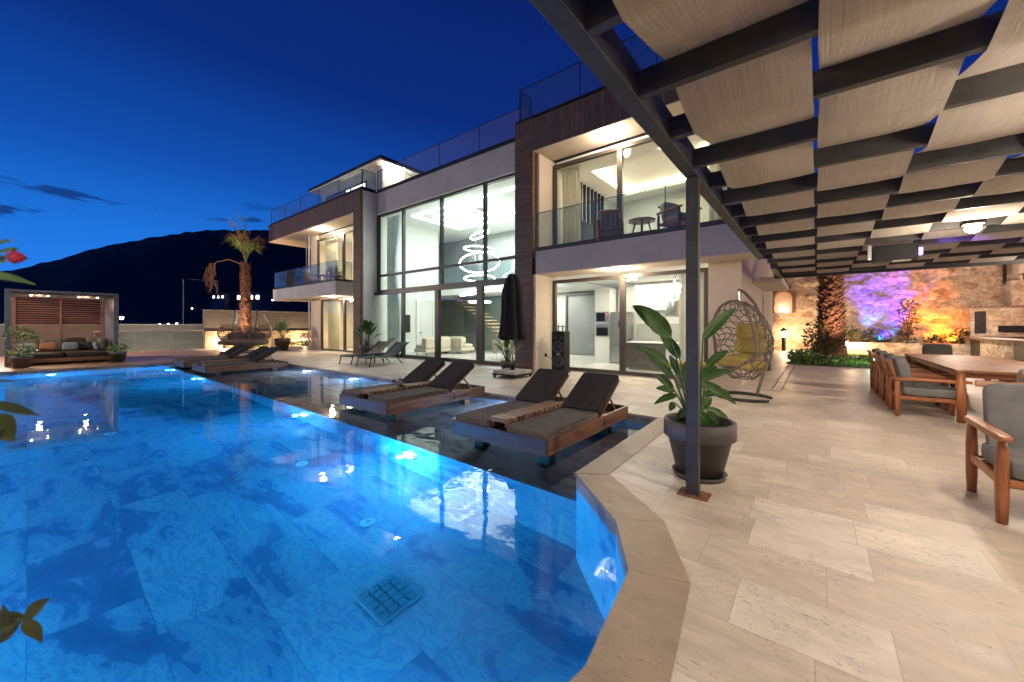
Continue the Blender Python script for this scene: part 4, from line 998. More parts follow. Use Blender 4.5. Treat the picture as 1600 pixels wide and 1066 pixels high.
for i in range(2):
    mc = thing('microphone', (-6.22 + i * .16, 10.15, 1.285), 0, ('left' if i == 0 else 'right') + ' black microphone standing on top of the loudspeaker', 'microphone')
    MB().tube([(0, 0, 0), (0, 0, .16)], [.018, .014], 10).build('handle', MT['black'], mc, True); MB().pillow((0, 0, .19), (.05, .05, .06), 1).build('head', MT['chrome'], mc, True)
so_ = wthing('wall_socket', (-6.79, 10.35, .5), 'small black socket on the beige wall left of the loudspeaker', 'socket')
MB().box(-6.797, -6.77, 10.28, 10.36, .46, .56).build('plate', MT['black'], so_)
MB().tube([(-6.77, 10.32, .5), (-6.6, 10.3, .42), (-6.45, 10.35, .30), (-6.36, 10.3, .32)], .008, 6).build('cord', MT['rope'], so_)

# ------------------------------------------------------------------ leafy plants
def pot_mesh(t, r1, r2, h, saucer=True, m='pot'):
    MB().lathe([(0, .02), (r2, .02), (r2 + (r1 - r2) * .78, h * .76), (r1 - .002, h * .765), (r1, h * .78), (r1, h - .005), (r1 - .006, h), (r1 - .03, h), (r1 - .035, h - .02), (r1 - .05, h * .8)], n=48).build('pot', MT[m], t, True)
    if saucer: MB().lathe([(0, 0), (r2 + .025, 0), (r2 + .045, .045), (r2 + .03, .045), (r2 + .02, .015), (0, .015)], n=40).build('saucer', MT[m], t, True)
    b = MB(); b.lathe([(0, h * .87 + .015), (r1 * .5, h * .87 + .01), (r1 - .045, h * .87)], n=24); b.build('soil', MT['soil'], t, True)
def paddle_leaf(t, base, knee, tip, wid, mname='leaf', nrm=(0, -1, .4), droop=.1, stem=.55):
    """stem from base to knee, paddle blade from knee to tip"""
    base, knee, tip = map(Vector, (base, knee, tip))
    b = MB(); mid = base.lerp(knee, .5) + Vector((0, 0, .03)); mid.x = base.x * .6 + knee.x * .4 ; mid.y = base.y * .6 + knee.y * .4
    st_ = bez(base, mid, knee, 7); b.tube(st_, [.013 - .007 * i / 7 for i in range(8)], 6)
    L_ = (tip - knee).length; c_ = knee.lerp(tip, .5) + Vector((0, 0, droop * L_ * 2))
    n = 12; pts = bez(knee, c_, tip, n); ws = [wid * (math.sin(math.pi * min(1, (i / n) ** .75 * .97 + .015)) ** .8) + .002 for i in range(n + 1)]
    ws[-1] = .003
    b.blade(pts, ws, nrm, .22)
    if wid > .03:
        for i in range(1, n): ws[i] *= 1 + .10 * noise.noise(Vector((knee.x * 9, i * .9, knee.z * 7)))
    b = MB(); b.tube(st_, [.013 - .007 * i / 7 for i in range(8)], 6); b.blade(pts, ws, nrm, .22)
    o = b.build('leaf', MT[mname], t, True)
    T_ = [p + Vector((0, 0, .002)) for p in pts]
    m_ = MB().tube(T_, [.0045 * (1 - i / n) + .0008 for i in range(n + 1)], 5).build('midrib', MT['leafp'], o, True)
    return o
bp_ = wthing('potted_bird_of_paradise', (-.89, 4.05, 0), 'large bird of paradise plant in a big dark plastic pot behind the pergola post', 'potted plant')
B0 = Vector((-.89, 4.05, 0))

q = MB().lathe([(0, .02), (.20, .02), (.285, .38), (.318, .385), (.32, .39), (.32, .535), (.312, .54), (.29, .54), (.285, .52), (.27, .45)], (-.89, 4.05, 0), 56).build('pot', MT['pot'], bp_, True)
MB().lathe([(0, 0), (.225, 0), (.245, .045), (.23, .045), (.22, .015), (0, .015)], (-.89, 4.05, 0), 48).build('saucer', MT['pot'], bp_, True)
MB().lathe([(0, .475), (.15, .47), (.28, .46)], (-.89, 4.05, 0), 32).build('soil', MT['soil'], bp_, True)
def at(u, v, d):   # pixel of the 1600-wide picture at depth d
    k = (u - 800) / 600; c_, s_ = math.cos(YAW), math.sin(YAW)
    return Vector((d * (k * c_ - s_), d * (k * s_ + c_), EYE + (509 - v) * d / 600))
for (kn, tp_, wd, dep, nm_) in (
    ((1048, 528), (988, 478), .085, 3.7, (0.1, -1, .5)), ((1098, 532), (1150, 482), .055, 3.85, (.2, -1, .1)), ((1045, 572), (993, 542), .05, 3.75, (0, -1, .8)),
    ((1052, 590), (1012, 560), .035, 3.95, (0, -1, .6)), ((1052, 608), (1020, 585), .04, 3.8, (0, -1, .9)), ((1055, 612), (1025, 607), .035, 3.9, (0, -1, .4)),
    ((1096, 596), (1143, 580), .07, 3.95, (0, -.7, 1)), ((1090, 600), (1120, 572), .06, 4.15, (0, -1, .7)), ((1092, 598), (1150, 632), .045, 3.9, (0, -1, .5)),
    ((1095, 640), (1112, 622), .045, 3.8, (0, -1, .1)), ((1100, 648), (1128, 668), .06, 3.8, (.3, -1, .5)), ((1093, 648), (1112, 670), .05, 3.75, (0, -1, .5)),
    ((1055, 630), (1046, 642), .035, 3.85, (0, -1, .3)), ((1068, 600), (1078, 560), .05, 4.2, (0, -1, .3)), ((1060, 585), (1046, 555), .035, 4.1, (0, -1, .2)),
    ((1062, 560), (1030, 520), .06, 4.25, (.2, -1, .3)), ((1104, 575), (1138, 548), .05, 4.3, (0, -1, .5)), ((1058, 618), (1022, 632), .04, 4.05, (0, -1, .8)), ((1098, 620), (1140, 612), .05, 4.1, (0, -1, .8)), ((1102, 640), (1138, 655), .04, 4.0, (0, -1, .6)), ((1072, 640), (1060, 655), .04, 3.85, (0, -1, .4))):
    K_ = at(*kn, dep); T_ = at(*tp_, dep + .05)
    paddle_leaf(bp_, (B0.x + (K_.x - B0.x) * .3, B0.y + (K_.y - B0.y) * .3, .47), K_, T_, wd, nrm=nm_, droop=.07)

def potplant(loc, h, r, n, seed, label, m='leaf', wide=.05, mp_='pot'):
    rnd = random.Random(seed); t = thing('potted_plant', loc, rnd.random() * 3, label, 'potted plant')
    pot_mesh(t, r, r * .68, r * 1.7, m=mp_); z0 = r * 1.5
    for i in range(n):
        a = i * 2.4 + rnd.random() * .5; f = i / n; rr = (.16 + .5 * f) * h * .55; kz = z0 + (h - z0) * (1 - f * .62) * .72
        k_ = Vector((math.cos(a) * rr * .6, math.sin(a) * rr * .6, kz)); tp_ = Vector((math.cos(a) * rr * 1.25, math.sin(a) * rr * 1.25, kz + (h - kz) * (1 - f) * .95 + .03))
        paddle_leaf(t, (math.cos(a) * .04, math.sin(a) * .04, z0 - .02), k_, tp_, wide * (1 + .3 * rnd.random()), m, (math.cos(a) * .3, math.sin(a) * .3, 1), .1)
    return t
potplant((-16.0, 9.6, 0), 1.75, .34, 15, 3, 'leafy plant in a dark pot before the white wall left of the glass hall', wide=.11)
potplant((-7.25, 8.95, 0), 1.35, .23, 16, 4, 'leafy plant in a dark pot with a white label, left of the closed umbrella', wide=.06)
potplant((-24.3, 9.2, 0), 1.75, .42, 15, 5, 'bright green leafy plant in a dark pot by the low stone wall', 'leafp', .10)
q = thing('small_potted_plant', (-1.3, 15.0, 0), 0, 'small striped plant in a square dark pot behind the egg chair', 'potted plant')
MB().box(-.15, .15, -.15, .15, 0, .32).build('pot', MT['pot'], q, bevel=.01)
for i in range(26):
    a = i * 2.4; r_ = .12 + .2 * ((i * 7 % 26) / 26); b = MB(); b.blade(bez((0, 0, .3), (math.cos(a) * r_ * .6, math.sin(a) * r_ * .6, .8), (math.cos(a) * r_ * 1.3, math.sin(a) * r_ * 1.3, .75 + .5 * ((i * 5 % 26) / 26)), 5), [.008, .03, .04, .03, .015, .003], (math.cos(a) * .4, math.sin(a) * .4, 1)); b.build('leaf', MT['leafp'], q, True)

def leafcloud(mb, c, rx, ry, rz, n, size, rnd):
    for i in range(n):
        while True:
            p = Vector((rnd.uniform(-1, 1), rnd.uniform(-1, 1), rnd.uniform(-1, 1)))
            if p.length < 1 and noise.noise(p * 2.2 + Vector(c)) > -.25: break
        p = Vector((p.x * rx, p.y * ry, p.z * rz)) + Vector(c)
        d = Vector((rnd.uniform(-1, 1), rnd.uniform(-1, 1), rnd.uniform(-.6, 1))).normalized(); s_ = Vector((rnd.uniform(-1, 1), rnd.uniform(-1, 1), rnd.uniform(-1, 1))).cross(d).normalized()
        k = size * rnd.uniform(.6, 1.3)
        mb.add([p - s_ * k * .35, p + d * k * .5 , p + s_ * k * .35, p - d * k * .5], [(0, 1, 2, 3)])
def bush(loc, rx, ry, rz, n, size, seed, label, m='leafb', grp=None, name='bush'):
    rnd = random.Random(seed); t = thing(name, loc, 0, label, 'bush', grp)
    b = MB(); leafcloud(b, (0, 0, rz * .9), rx, ry, rz, n, size, rnd); b.build('foliage', MT[m], t, fix=False)
    s_ = MB()
    for i in range(7):
        a = i * 2.4; s_.tube(bez((0, 0, 0), (math.cos(a) * rx * .2, math.sin(a) * ry * .2, rz * .8), (math.cos(a) * rx * .6, math.sin(a) * ry * .6, rz * 1.5), 4), [.02, .015, .012, .008, .004], 5)
    s_.build('stem', MT['bark'], t)
    return t

# ------------------------------------------------------------------ egg chair on its stand
eg = wthing('hanging_egg_chair', (-1.15, 8.9, 0), 'wicker hanging egg chair with mustard cushions on a curved stand', 'hanging chair')
ex, ey = -1.15, 8.9
rot_e = Matrix.Rotation(R(60), 3, 'Z')
def ep(x, y, z): return Vector((ex, ey, 0)) + rot_e @ Vector((x, y, 0)) + Vector((0, 0, z))
MB().tube([ep(.45 * math.cos(a) + .02, .5 * math.sin(a), .03) for a in [R(200) - R(310) * i / 24 + R(70) for i in range(25)]], .03, 8).build('base_ring', MT['steel'], eg, True)
pole = [ep(.40, 0, .04), ep(.62, 0, .5), ep(.70, 0, 1.0), ep(.60, 0, 1.5), ep(.35, 0, 1.9), ep(.05, 0, 2.12), ep(-.12, 0, 2.16)]
ps = []
for i in range(len(pole) - 1):
    for j in range(4): ps.append(pole[i].lerp(pole[i + 1], j / 4))
ps.append(pole[-1])
MB().tube(ps, .03, 8).build('curved_pole', MT['wicker'], eg, True)
MB().tube([ep(-.10, 0, 2.15), ep(-.10, 0, 1.95)], .012, 6).build('spring', MT['chrome'], eg)
# shell: half open ellipsoid facing -X
sh_ = MB(); cz = 1.15; A, Bb, Hh = .50, .52, .80
def sp3(th, z):   # th angle round, z -1..1
    r = math.sqrt(max(0, 1 - abs(z) ** 2.2)); lean = -.10 * z if z > 0 else .0
    return ep(A * r * math.cos(th) + lean + (-.12 * max(0, z)), Bb * r * math.sin(th), cz + Hh * z)
nz_ = 13; na_ = 15
for i in range(nz_):
    z = -.93 + 1.86 * i / (nz_ - 1); op = R(118) if z > -.35 else R(118) + R(62) * min(1, (-.35 - z) / .3)
    pts = [sp3(-op + 2 * op * j / 24, z + .03 * math.sin(j * 1.7 + i)) for j in range(25)]
    sh_.tube(pts, .011, 5)
for j in range(na_):
    th = -R(116) + R(232) * j / (na_ - 1)
    sh_.tube([sp3(th + .18 * math.sin(i * 1.3 + j), -.95 + 1.9 * i / 16) for i in range(17)], .011, 5)
sh_.build('wicker_shell', MT['wicker'], eg, True)
rim = [sp3(s_ * R(118), z) for s_, zz in ((1, [i / 16 for i in range(17)]), (-1, [1 - i / 16 for i in range(17)])) for z in [-.35 + 1.33 * q for q in zz]]
MB().tube(rim, .028, 8).tube([sp3(R(118) + R(124) * i / 20, -.35 - .35 * math.sin(math.pi * i / 20)) for i in range(21)], .028, 8).build('rim', MT['wicker'], eg, True)
def ecush(x, y, z, sx, sy, sz, tilt, nm, e=.45):
    rt = (rot_e @ Matrix.Rotation(R(tilt), 3, 'Y'))
    b = MB(); n, m_ = 18, 32; b.pillow(ep(x, y, z), (sx, sy, sz), e, rt, n, m_, wr=.04, seed=int(x * 90))
    return b.build(nm, MT['mustard'], eg, True)
ecush(-.02, 0, .68, .72, .72, .20, 4, 'seat_cushion'); ecush(-.08, 0, .80, .6, .62, .14, -6, 'seat_cushion')
ecush(.22, 0, 1.05, .18, .62, .34, 14, 'back_cushion'); ecush(.20, 0, 1.33, .17, .56, .34, 8, 'back_cushion')
bt = MB()
for y in (-.14, .14):
    for z in (1.05, 1.34): bt.pillow(ep(.105, y, z), (.02, .035, .035), 1, n=6, m=8)
bt.build('button', MT['taupe'], eg)
ot = thing('yellow_ottoman', (-2.35, 9.75, 0), R(10), 'wicker footstool with a mustard cushion left of the egg chair', 'footstool')
MB().lathe([(.30, 0), (.34, .25), (.30, .42), (0, .42)], n=20).build('wicker_base', MT['wicker'], ot, True); MB().pillow((0, 0, .50), (.95, .66, .16), .4, wr=.04).build('cushion', MT['mustard'], ot, True)

# ------------------------------------------------------------------ double hanging swing at the far left
sw = wthing('double_swing', (-24.2, 7.3, 0), 'double wicker hanging swing with dark cushions beside the far palm', 'swing')
def wp(x, y, z): p = Matrix.Rotation(R(52), 3, 'Z') @ Vector((x, y, 0)); return Vector((-24.2 + p.x, 7.3 + p.y, z))
for s_ in (-1, 1):
    MB().tube([wp(s_ * .55, -.1, .9 + .0), wp(s_ * .55, .1, 2.3), wp(s_ * .62 + .25, .2, 2.0), wp(s_ * .9 + .3, .3, 1.3), wp(s_ * .95 + .3, .35, .1)], .03, 6).build('hanger_pole', MT['chrome'], sw, True)
MB().tube([wp(1.1 * math.cos(a), .8 * math.sin(a), .04) for a in [i * math.pi / 10 for i in range(21)]], .035, 6).build('base_ring', MT['steel'], sw)
s1 = MB()
for i in range(9):
    z = .45 + i * .11; r_ = 1.0 + .28 * math.sin(math.pi * i / 9)
    s1.tube([wp(r_ * math.cos(a), .45 * r_ * math.sin(a), z + .12 * math.cos(a) ** 2) for a in [math.pi * j / 20 if i > 2 else 2 * math.pi * j / 20 for j in range(21)]], .024, 5)
for j in range(26):
    a = math.pi * j / 25; s1.tube([wp((1.0 + .28 * math.sin(math.pi * i / 9)) * math.cos(a), .45 * (1.0 + .28 * math.sin(math.pi * i / 9)) * math.sin(a), .45 + i * .11 + .12 * math.cos(a) ** 2) for i in range(9)], .02, 4)
s1.build('wicker_shell', MT['wickerb'], sw, True)
MB().tube([wp(1.25 * math.cos(a), .56 * math.sin(a), 1.42 + .12 * math.cos(a) ** 2) for a in [math.pi * j / 20 for j in range(21)]], .03, 6).build('rim', MT['wickerb'], sw, True)
MB().pillow(wp(0, -.1, .55), (2.3, .95, .3), .5, Matrix.Rotation(R(52), 3, 'Z'), wr=.05).build('seat_cushion', MT['taupe'], sw, True)
for s_ in (-1, 1): MB().pillow(wp(s_ * .5, .25, .85), (.8, .3, .5), .5, Matrix.Rotation(R(52), 3, 'Z'), wr=.05).build('back_cushion', MT['taupe'], sw, True)

# ------------------------------------------------------------------ cabana with sofa
cb = wthing('cabana', (-23.9, .9, 0), 'grey framed cabana with a reddish slatted back wall at the far end of the pool', 'cabana')
cx0, cx1, cy0, cy1, ch_ = -25.9, -22.35, -.42, 2.25, 2.66
for x in (cx0, cx1):
    for y in (cy0, cy1): MB().box(x - .07, x + .07, y - .07, y + .07, 0, ch_ - .001).build('post', MT['cabframe'], cb, bevel=.006)
MB().box(cx0 - .07, cx1 + .07, cy0 - .07, cy1 + .07, ch_, ch_ + .09).build('roof', MT['cabframe'], cb, bevel=.01)
for i in range(6): MB().box(cx1 - .35 - i * .55 - .2, cx1 - .35 - i * .55 + .2, cy0 + .08, cy1 - .08, ch_ - .05, ch_ - .001).build('roof_louvre', MT['cabframe'], cb)
sb = MB()
for i in range(24): sb.box(cx0 + .0, cx0 + .03, cy0 + .09, cy1 - .09, .34 + i * .096, .34 + i * .096 + .042)
sb.build('slat_wall', MT['cabwood'], cb)
for y in (cy0 + .1, (cy0 + cy1) / 2, cy1 - .12): MB().box(cx0 + .031, cx0 + .075, y - .03, y + .03, .05, ch_ - .01).build('slat_batten', MT['cabwood'], cb)
MB().box(cx0 + .1, cx1 - .1, cy1 - .02, cy1 + .02, .05, ch_ - .06).build('side_blind', MT['cabframe'], cb)
lm = MB()
for (x, y) in ((-23.2, .1), (-23.2, .5), (-23.2, 1.3), (-23.2, 1.8)): lm.lathe([(0, 0), (.035, 0), (.035, .02)], (x, y, ch_ - .08), 10)
lm.build('roof_lamp', MT['farlamp'], cb)
for y in (.3, 1.55): lamp('POINT', 'cabana_light', (-24.2, y, ch_ - .3), 9, (1, .62, .38), .06, cb)
cs = wthing('cabana_sofa', (-23.6, .9, 0), 'low wood framed outdoor sofa with dark cushions inside the cabana', 'sofa')
MB().box(-25.0, -22.15, cy0 + .0, cy1 - .1, .10, .24).build('frame', MT['bedwood'], cs, bevel=.01)
for (a, b) in ((cy0 + .05, .88), (.92, cy1 - .14)): MB().pillow((-23.35, (a + b) / 2, .33), (2.2, b - a, .2), .15).build('seat_cushion', MT['charcoal'], cs, True)
for i in range(4): MB().pillow((-24.55, cy0 + .42 + i * .63, .66), (.3, .62, .56), .4, Matrix.Rotation(R(-10), 3, 'Y'), wr=.03, seed=i).build('back_cushion', MT['taupe'] if i != 2 else MT['charcoal'], cs, True)
MB().pillow((-23.6, cy1 - .28, .66), (1.0, .28, .55), .5, wr=.03).build('side_cushion', MT['taupe'], cs, True)
for i, (x, y, m_, lb, rr) in enumerate(((-23.6, .02, 'palep', 'pale patterned throw pillow at the left of the cabana sofa', 10), (-23.9, .52, 'brass', 'rust orange throw pillow on the cabana sofa', -5), (-23.8, 1.10, 'tealp', 'grey blue throw pillow in the middle of the cabana sofa', 8), (-23.3, 1.85, 'tealp', 'pale blue throw pillow at the right end of the cabana sofa', 55), (-24.0, 1.5, 'darkp', 'black throw pillow near the right end of the cabana sofa', 0))):
    t = thing('throw_pillow', (x, y, .42), R(rr), lb, 'pillow', 'throw pillows on the cabana sofa')
    MB().pillow((0, 0, .19), (.16, .46, .34), .55, Matrix.Rotation(R(-22), 3, 'Y'), wr=.04, seed=i).build('cover', MT[m_], t, True)
def shrub_pot(loc, h, label, seed):
    rnd = random.Random(seed); t = thing('potted_shrub', loc, 0, label, 'potted plant', 'potted shrubs beside the cabana'); pot_mesh(t, .26, .18, .42, False)
    MB().tube([(0, 0, .35), (-.06, .03, h * .6), (-.1, .02, h)], [.02, .016, .01], 6).build('stem', MT['concrete'], t)
    b = MB(); leafcloud(b, (-.05, 0, .55), .33, .38, .22, 150, .09, rnd)
    if h > 1.2: leafcloud(b, (-.05, 0, 1.15), .34, .42, .32, 260, .09, rnd)
    b.build('foliage', MT['leafp'], t, fix=False)
shrub_pot((-21.3, -.12, 0), 1.4, 'taller staked shrub in a round pot at the left of the cabana', 1)
shrub_pot((-21.75, 2.25, 0), .95, 'small staked shrub in a round pot at the right of the cabana', 2)

# ------------------------------------------------------------------ far left boundary
gf = wthing('glass_fence', (-30, 4.5, 0), 'low glass fence with a pale top rail at the end of the wooden deck', 'fence')
MB().box(-30.03, -29.97, 2.2, 6.9, 1.12, 1.17).build('top_rail', MT['concrete'], gf)
MB().box(-30.01, -29.99, 2.2, 6.9, .02, 1.12).build('pane', MT['rail'], gf)
for y in (2.2, 3.75, 5.3, 6.85): MB().box(-30.03, -29.97, y, y + .04, 0, 1.12).build('post', MT['chrome'], gf)
gw = wthing('garden_wall', (-38, 6, -1.7), 'long grey garden wall beyond the glass fence', 'wall'); MB().box(-38.2, -38, -6, 14, -4.2, 1.5).build('wall_face', MT['wallg'], gw); MB().box(-38.25, -37.95, -6, 14, 1.5, 1.56).build('wall_cap', MT['concrete'], gw)
lamp('SPOT', 'garden_wall_light', (-35, 5.6, -1.2), 260, (1, .82, .6), .1, gw, aim((-1, .25, .35)), 110)
lw = wthing('boundary_wall', (-30.2, 10, 0), 'tall grey rendered wall standing on a low lit stone wall by the palm', 'wall')
MB().box(-30.4, -30.1, 6.9, 19, 1.09, 2.42).build('render_panel', MT['wallg'], lw); MB().box(-30.42, -30.08, 6.88, 19, 2.421, 2.46).build('wall_cap', MT['concrete'], lw)
MB().box(-30.4, -29.9, 6.9, 19, .0, 1.088).build('stone_base', MT['stone2'], lw)
def bollard(loc, h, p, label, col=(1, .66, .36), r=.07):
    t = thing('garden_lamp', loc, 0, label, 'lamp', 'short garden lamps by the walls')
    MB().lathe([(r, 0), (r, h * .6), (0, h * .6)]).build('post', MT['black'], t); MB().lathe([(r * .8, h * .6 + .002), (r * .8, h * .82), (0, h * .82)]).build('diffuser', MT['lampw'], t); MB().lathe([(r * 1.6, h * .83), (r * 1.6, h * .88), (0, h)]).build('cap', MT['black'], t)
    lamp('POINT', 'garden_lamp_light', (.22, -.1, h * .75), p, col, .05, t); return t
bollard((-29.55, 7.8, 0), .6, 60, 'glowing garden lamp before the stone wall left of the palm')
bollard((-29.4, 12.6, 0), .6, 70, 'glowing garden lamp before the stone wall near the villa corner')
bollard((-29.2, 9.7, 0), .45, 40, 'glowing garden lamp hidden behind the double swing')
for i, (x, y, rx, lb) in enumerate(((-28.9, 9.2, .6, 'low green bush behind the double swing'), (-28.8, 11.0, .6, 'low green bush right of the bright potted plant'), (-28.6, 12.4, .7, 'low green bush at the villa corner'))):
    bush((x, y, 0), rx, .8, .22, 500, .10, 40 + i, lb, 'leafp', 'low bushes along the far stone wall')

def palm(loc, h, r0, r1, label, fr_n, seed, dead=True, lean=(0, 0), nst=520, fl=1.7):
    rnd = random.Random(seed); t = thing('palm_tree', loc, 0, label, 'palm tree')
    tr = MB(); pts = [(lean[0] * (i / 12) ** 1.5, lean[1] * (i / 12) ** 1.5, h * i / 12) for i in range(13)]
    tr.tube(pts, [r0 * (1 if i else 1.25) * (1 - i / 12) + r1 * i / 12 for i in range(13)], 14)
    for i in range(nst):
        f = (i + rnd.random()) / nst; a = i * 2.399; r = r0 * (1 - f) + r1 * f; c0 = Vector((lean[0] * f ** 1.5, lean[1] * f ** 1.5, h * f))
        d = Vector((math.cos(a), math.sin(a), 0)); s_ = Vector((-d.y, d.x, 0)); L_ = rnd.uniform(.08, .2) * (r0 / .2) ** .5
        p0 = c0 + d * r * .85; p1 = p0 + d * L_ * .75 + Vector((0, 0, L_ * rnd.uniform(.5, 1.1))); w_ = r * .34
        tr.add([p0 - s_ * w_, p0 + s_ * w_, p1 + s_ * w_ * .35, p1 - s_ * w_ * .35, p0 + Vector((0, 0, -w_)) ], [(0, 1, 2, 3), (4, 1, 2), (4, 0, 3)])
    tr.build('trunk', MT['bark'], t, fix=False)
    top = Vector((lean[0], lean[1], h))
    for i in range(fr_n):
        a = i * 2.4 + rnd.random() * .4; up_ = rnd.uniform(.9, 1.7) if dead else rnd.uniform(.5, 1.35)
        d = Vector((math.cos(a), math.sin(a), 0)); L_ = fl * rnd.uniform(.6, 1)
        sp = .42 if dead else 1; e1 = top + d * L_ * .35 * sp + Vector((0, 0, L_ * (.35 + .35 * up_))); e2 = top + d * L_ * .8 * sp + Vector((0, 0, L_ * .62 * up_))
        b = MB(); st_ = bez(top, e1, e2, 9); b.tube(st_, [.022 - .0018 * k for k in range(10)], 5)
        for k in range(3, 10):
            for q in (-1, 1):
                for _ in range(3):
                    T_ = (st_[min(k + 1, 9)] - st_[k - 1]).normalized(); sd = T_.cross(Vector((0, 0, 1))).normalized() * q
                    en = st_[k] + (T_ * rnd.uniform(.4, .9) + sd * rnd.uniform(.3, .8) + Vector((0, 0, rnd.uniform(-.5, .2)))) * fl * .24
                    b.blade([st_[k], st_[k].lerp(en, .5) + Vector((0, 0, .02)), en], [.012, .014, .002], (0, 0, 1))
        b.build('frond', MT['dry'] if (dead and (i % 4 == 3 or i % 5 == 0)) else MT['leafp'], t, fix=False)
    return t
palm((-28.0, 8.5, 0), 5.3, .27, .21, 'palm with a shaggy trunk and half dried fronds by the far stone wall', 20, 5, fl=2.5)
# drooping dead frond of that palm
dfp = [o for o in bpy.data.objects if o.name.startswith('palm_tree')][0]
b = MB(); rnd = random.Random(2); st_ = [Vector(p) for p in ((0, 0, 5.2), (-.45, -.75, 5.55), (-.8, -1.3, 5.35), (-.95, -1.55, 4.6))]; b.tube(st_, [.025, .02, .015, .01], 5)
for i in range(34):
    p = st_[3] + Vector((rnd.uniform(-.15, .15), rnd.uniform(-.2, .2), rnd.uniform(-.5, .75))); b.blade([p, p + Vector((rnd.uniform(-.1, .1), rnd.uniform(-.1, .1), -.3)), p + Vector((rnd.uniform(-.2, .2), rnd.uniform(-.2, .2), -.75))], [.02, .03, .004], (1, 0, 0))
b.build('dead_frond', MT['dry'], dfp, fix=False)
palm((.55, 23.6, 0), 7.5, .48, .34, 'thick shaggy palm trunk rising from the lawn past the pergola', 12, 8, nst=900, fl=2.4)

spotl = []  # added spotlights that brighten the palm trunks
for (x, y, z, d, p, lb) in ((-27.2, 7.6, 0, (-.25, .3, 1), 700, 'added small spotlight shining up the far palm'), (1.4, 21.6, .02, (-.35, .7, 1), 500, 'added small spotlight shining up the thick palm trunk on the lawn')):
    t = thing('palm_fill_spotlight', (x, y, z), 0, lb, 'spotlight'); MB().lathe([(.05, 0), (.07, .10), (0, .10)]).build('housing', MT['black'], t); lamp('SPOT', 'palm_fill_spot', (0, 0, .14), p, (1, .62, .38), .05, t, aim(d), 60, 1)
# goal like thin pole frame and far village
pf = thing('pole_frame', (-46, 9.0, -3.8), 0, 'thin pale pole frame standing in the dark beyond the garden', 'frame')
MB().tube([(0, 0, 0), (0, 0, 9.6), (0, 2.6, 9.6), (0, 2.6, 8.0)], .05, 5).build('pole', MT['concrete'], pf)
def farhouse(u, v, d, w_, h_, label, lit=3):
    p = at(u, v, d); t = thing('far_house', (p.x, p.y, p.z), YAW + R(-10), label, 'house', 'white houses in the far village')
    MB().box(-w_ / 2, w_ / 2, -3, 3, -8, h_).build('wall', MT['cabframe'], t); MB().box(-w_ / 2 - .2, w_ / 2 + .2, -3.2, 3.2, h_ + .001, h_ + .3).build('roof', MT['wallg'], t)
    for i in range(lit): x = -w_ / 2 + w_ * (i + .5) / lit; MB().box(x - w_ * .06, x + w_ * .06, -3.06, -3.01, h_ * .35, h_ * .7).build('window', MT['farwin'], t)
farhouse(352, 470, 150, 6, 2.4, 'low far white house left of the palm trunk'); farhouse(398, 474, 150, 11, 4, 'largest far white house right of the palm trunk', 4); farhouse(424, 470, 165, 3, 2.5, 'small far house at the right end of the village', 1)
for i, (u, v, d, lb) in enumerate(((190, 497, 70, 'bright far street lamp just right of the cabana'), (250, 507, 90, 'small far lamp over the garden wall, left of three'), (263, 507, 90, 'small far lamp over the garden wall, middle of three'), (276, 506, 90, 'small far lamp over the garden wall, right of three'), (300, 482, 120, 'single dim lamp on the dark hillside'), (426, 469, 120, 'lamp just under the left balcony corner'))):
    p = at(u, v, d); t = thing('street_lamp', (p.x, p.y, p.z - 5), 0, lb, 'lamp', 'far street lamps')
    MB().tube([(0, 0, -3), (0, 0, 5)], .05, 5).build('pole', MT['black'], t); MB().pillow((0, 0, 5), (.36 if i else .5,) * 3, 1, n=8, m=10).build('lamp_head', MT['flood'] if i == 0 else MT['farlamp'], t, True)
dfar = bush((at(405, 470, 60).x, at(405, 470, 60).y, -1.0), 1.8, 1.8, 3.0, 900, .3, 77, 'dark round tree beyond the wall below the left balcony', 'leafb', None, 'dark_tree')

# ------------------------------------------------------------------ stone retaining wall with niche, lawn and planter
SWY = 28.0
sw_ = wthing('stone_wall', (4, SWY, 0), 'high rough stone retaining wall at the back of the terrace', 'wall')
nx, nz2 = 210, 96; x0, x1, zt = -2.6, 12, 6.2; NX, NZ, NW, NH = -1.54, 2.2, .44, .85
vs = []
for i in range(nz2 + 1):
    for j in range(nx + 1):
        x = x0 + (x1 - x0) * j / nx; z = zt * i / nz2
        dpt = .16 * noise.noise(Vector((x * 1.1, z * 1.6, 1))) + .09 * noise.noise(Vector((x * 3.2, z * 4, 5))) + .05 * noise.noise(Vector((x * 8, z * 9, 9)))
        q = math.hypot(x - NX, z - NZ - .4)
        if q < 1.3: dpt *= max(0, q - .7) / .6 if q > .7 else 0
        vs.append((x, SWY - dpt, z))
fs = []
for i in range(nz2):
    for j in range(nx):
        x = x0 + (x1 - x0) * (j + .5) / nx; z = zt * (i + .5) / nz2
        if abs(x - NX) < NW and NZ < z < NZ + NH: continue
        if math.hypot(x - NX, z - NZ - NH) < NW: continue
        a = i * (nx + 1) + j; fs.append((a, a + 1, a + nx + 2, a + nx + 1))
MB().add(vs, fs).build('rough_stone_face', MT['stone'], sw_, True, fix=False)
MB().box(x0, x1, SWY + .45, SWY + .8, 0, zt).box(x0 - .3, x0, SWY - .1, SWY + .8, 0, zt).build('wall_core', MT['stone'], sw_)
ni = wthing('arched_niche', (NX, SWY, NZ), 'arched brick niche with a glowing lamp in the stone wall', 'niche')
arch = [(NX - NW, NZ), (NX - NW, NZ + NH)] + [(NX + NW * math.cos(a), NZ + NH + NW * math.sin(a)) for a in [math.pi * (1 - i / 12) for i in range(1, 12)]] + [(NX + NW, NZ + NH), (NX + NW, NZ)]
b = MB()
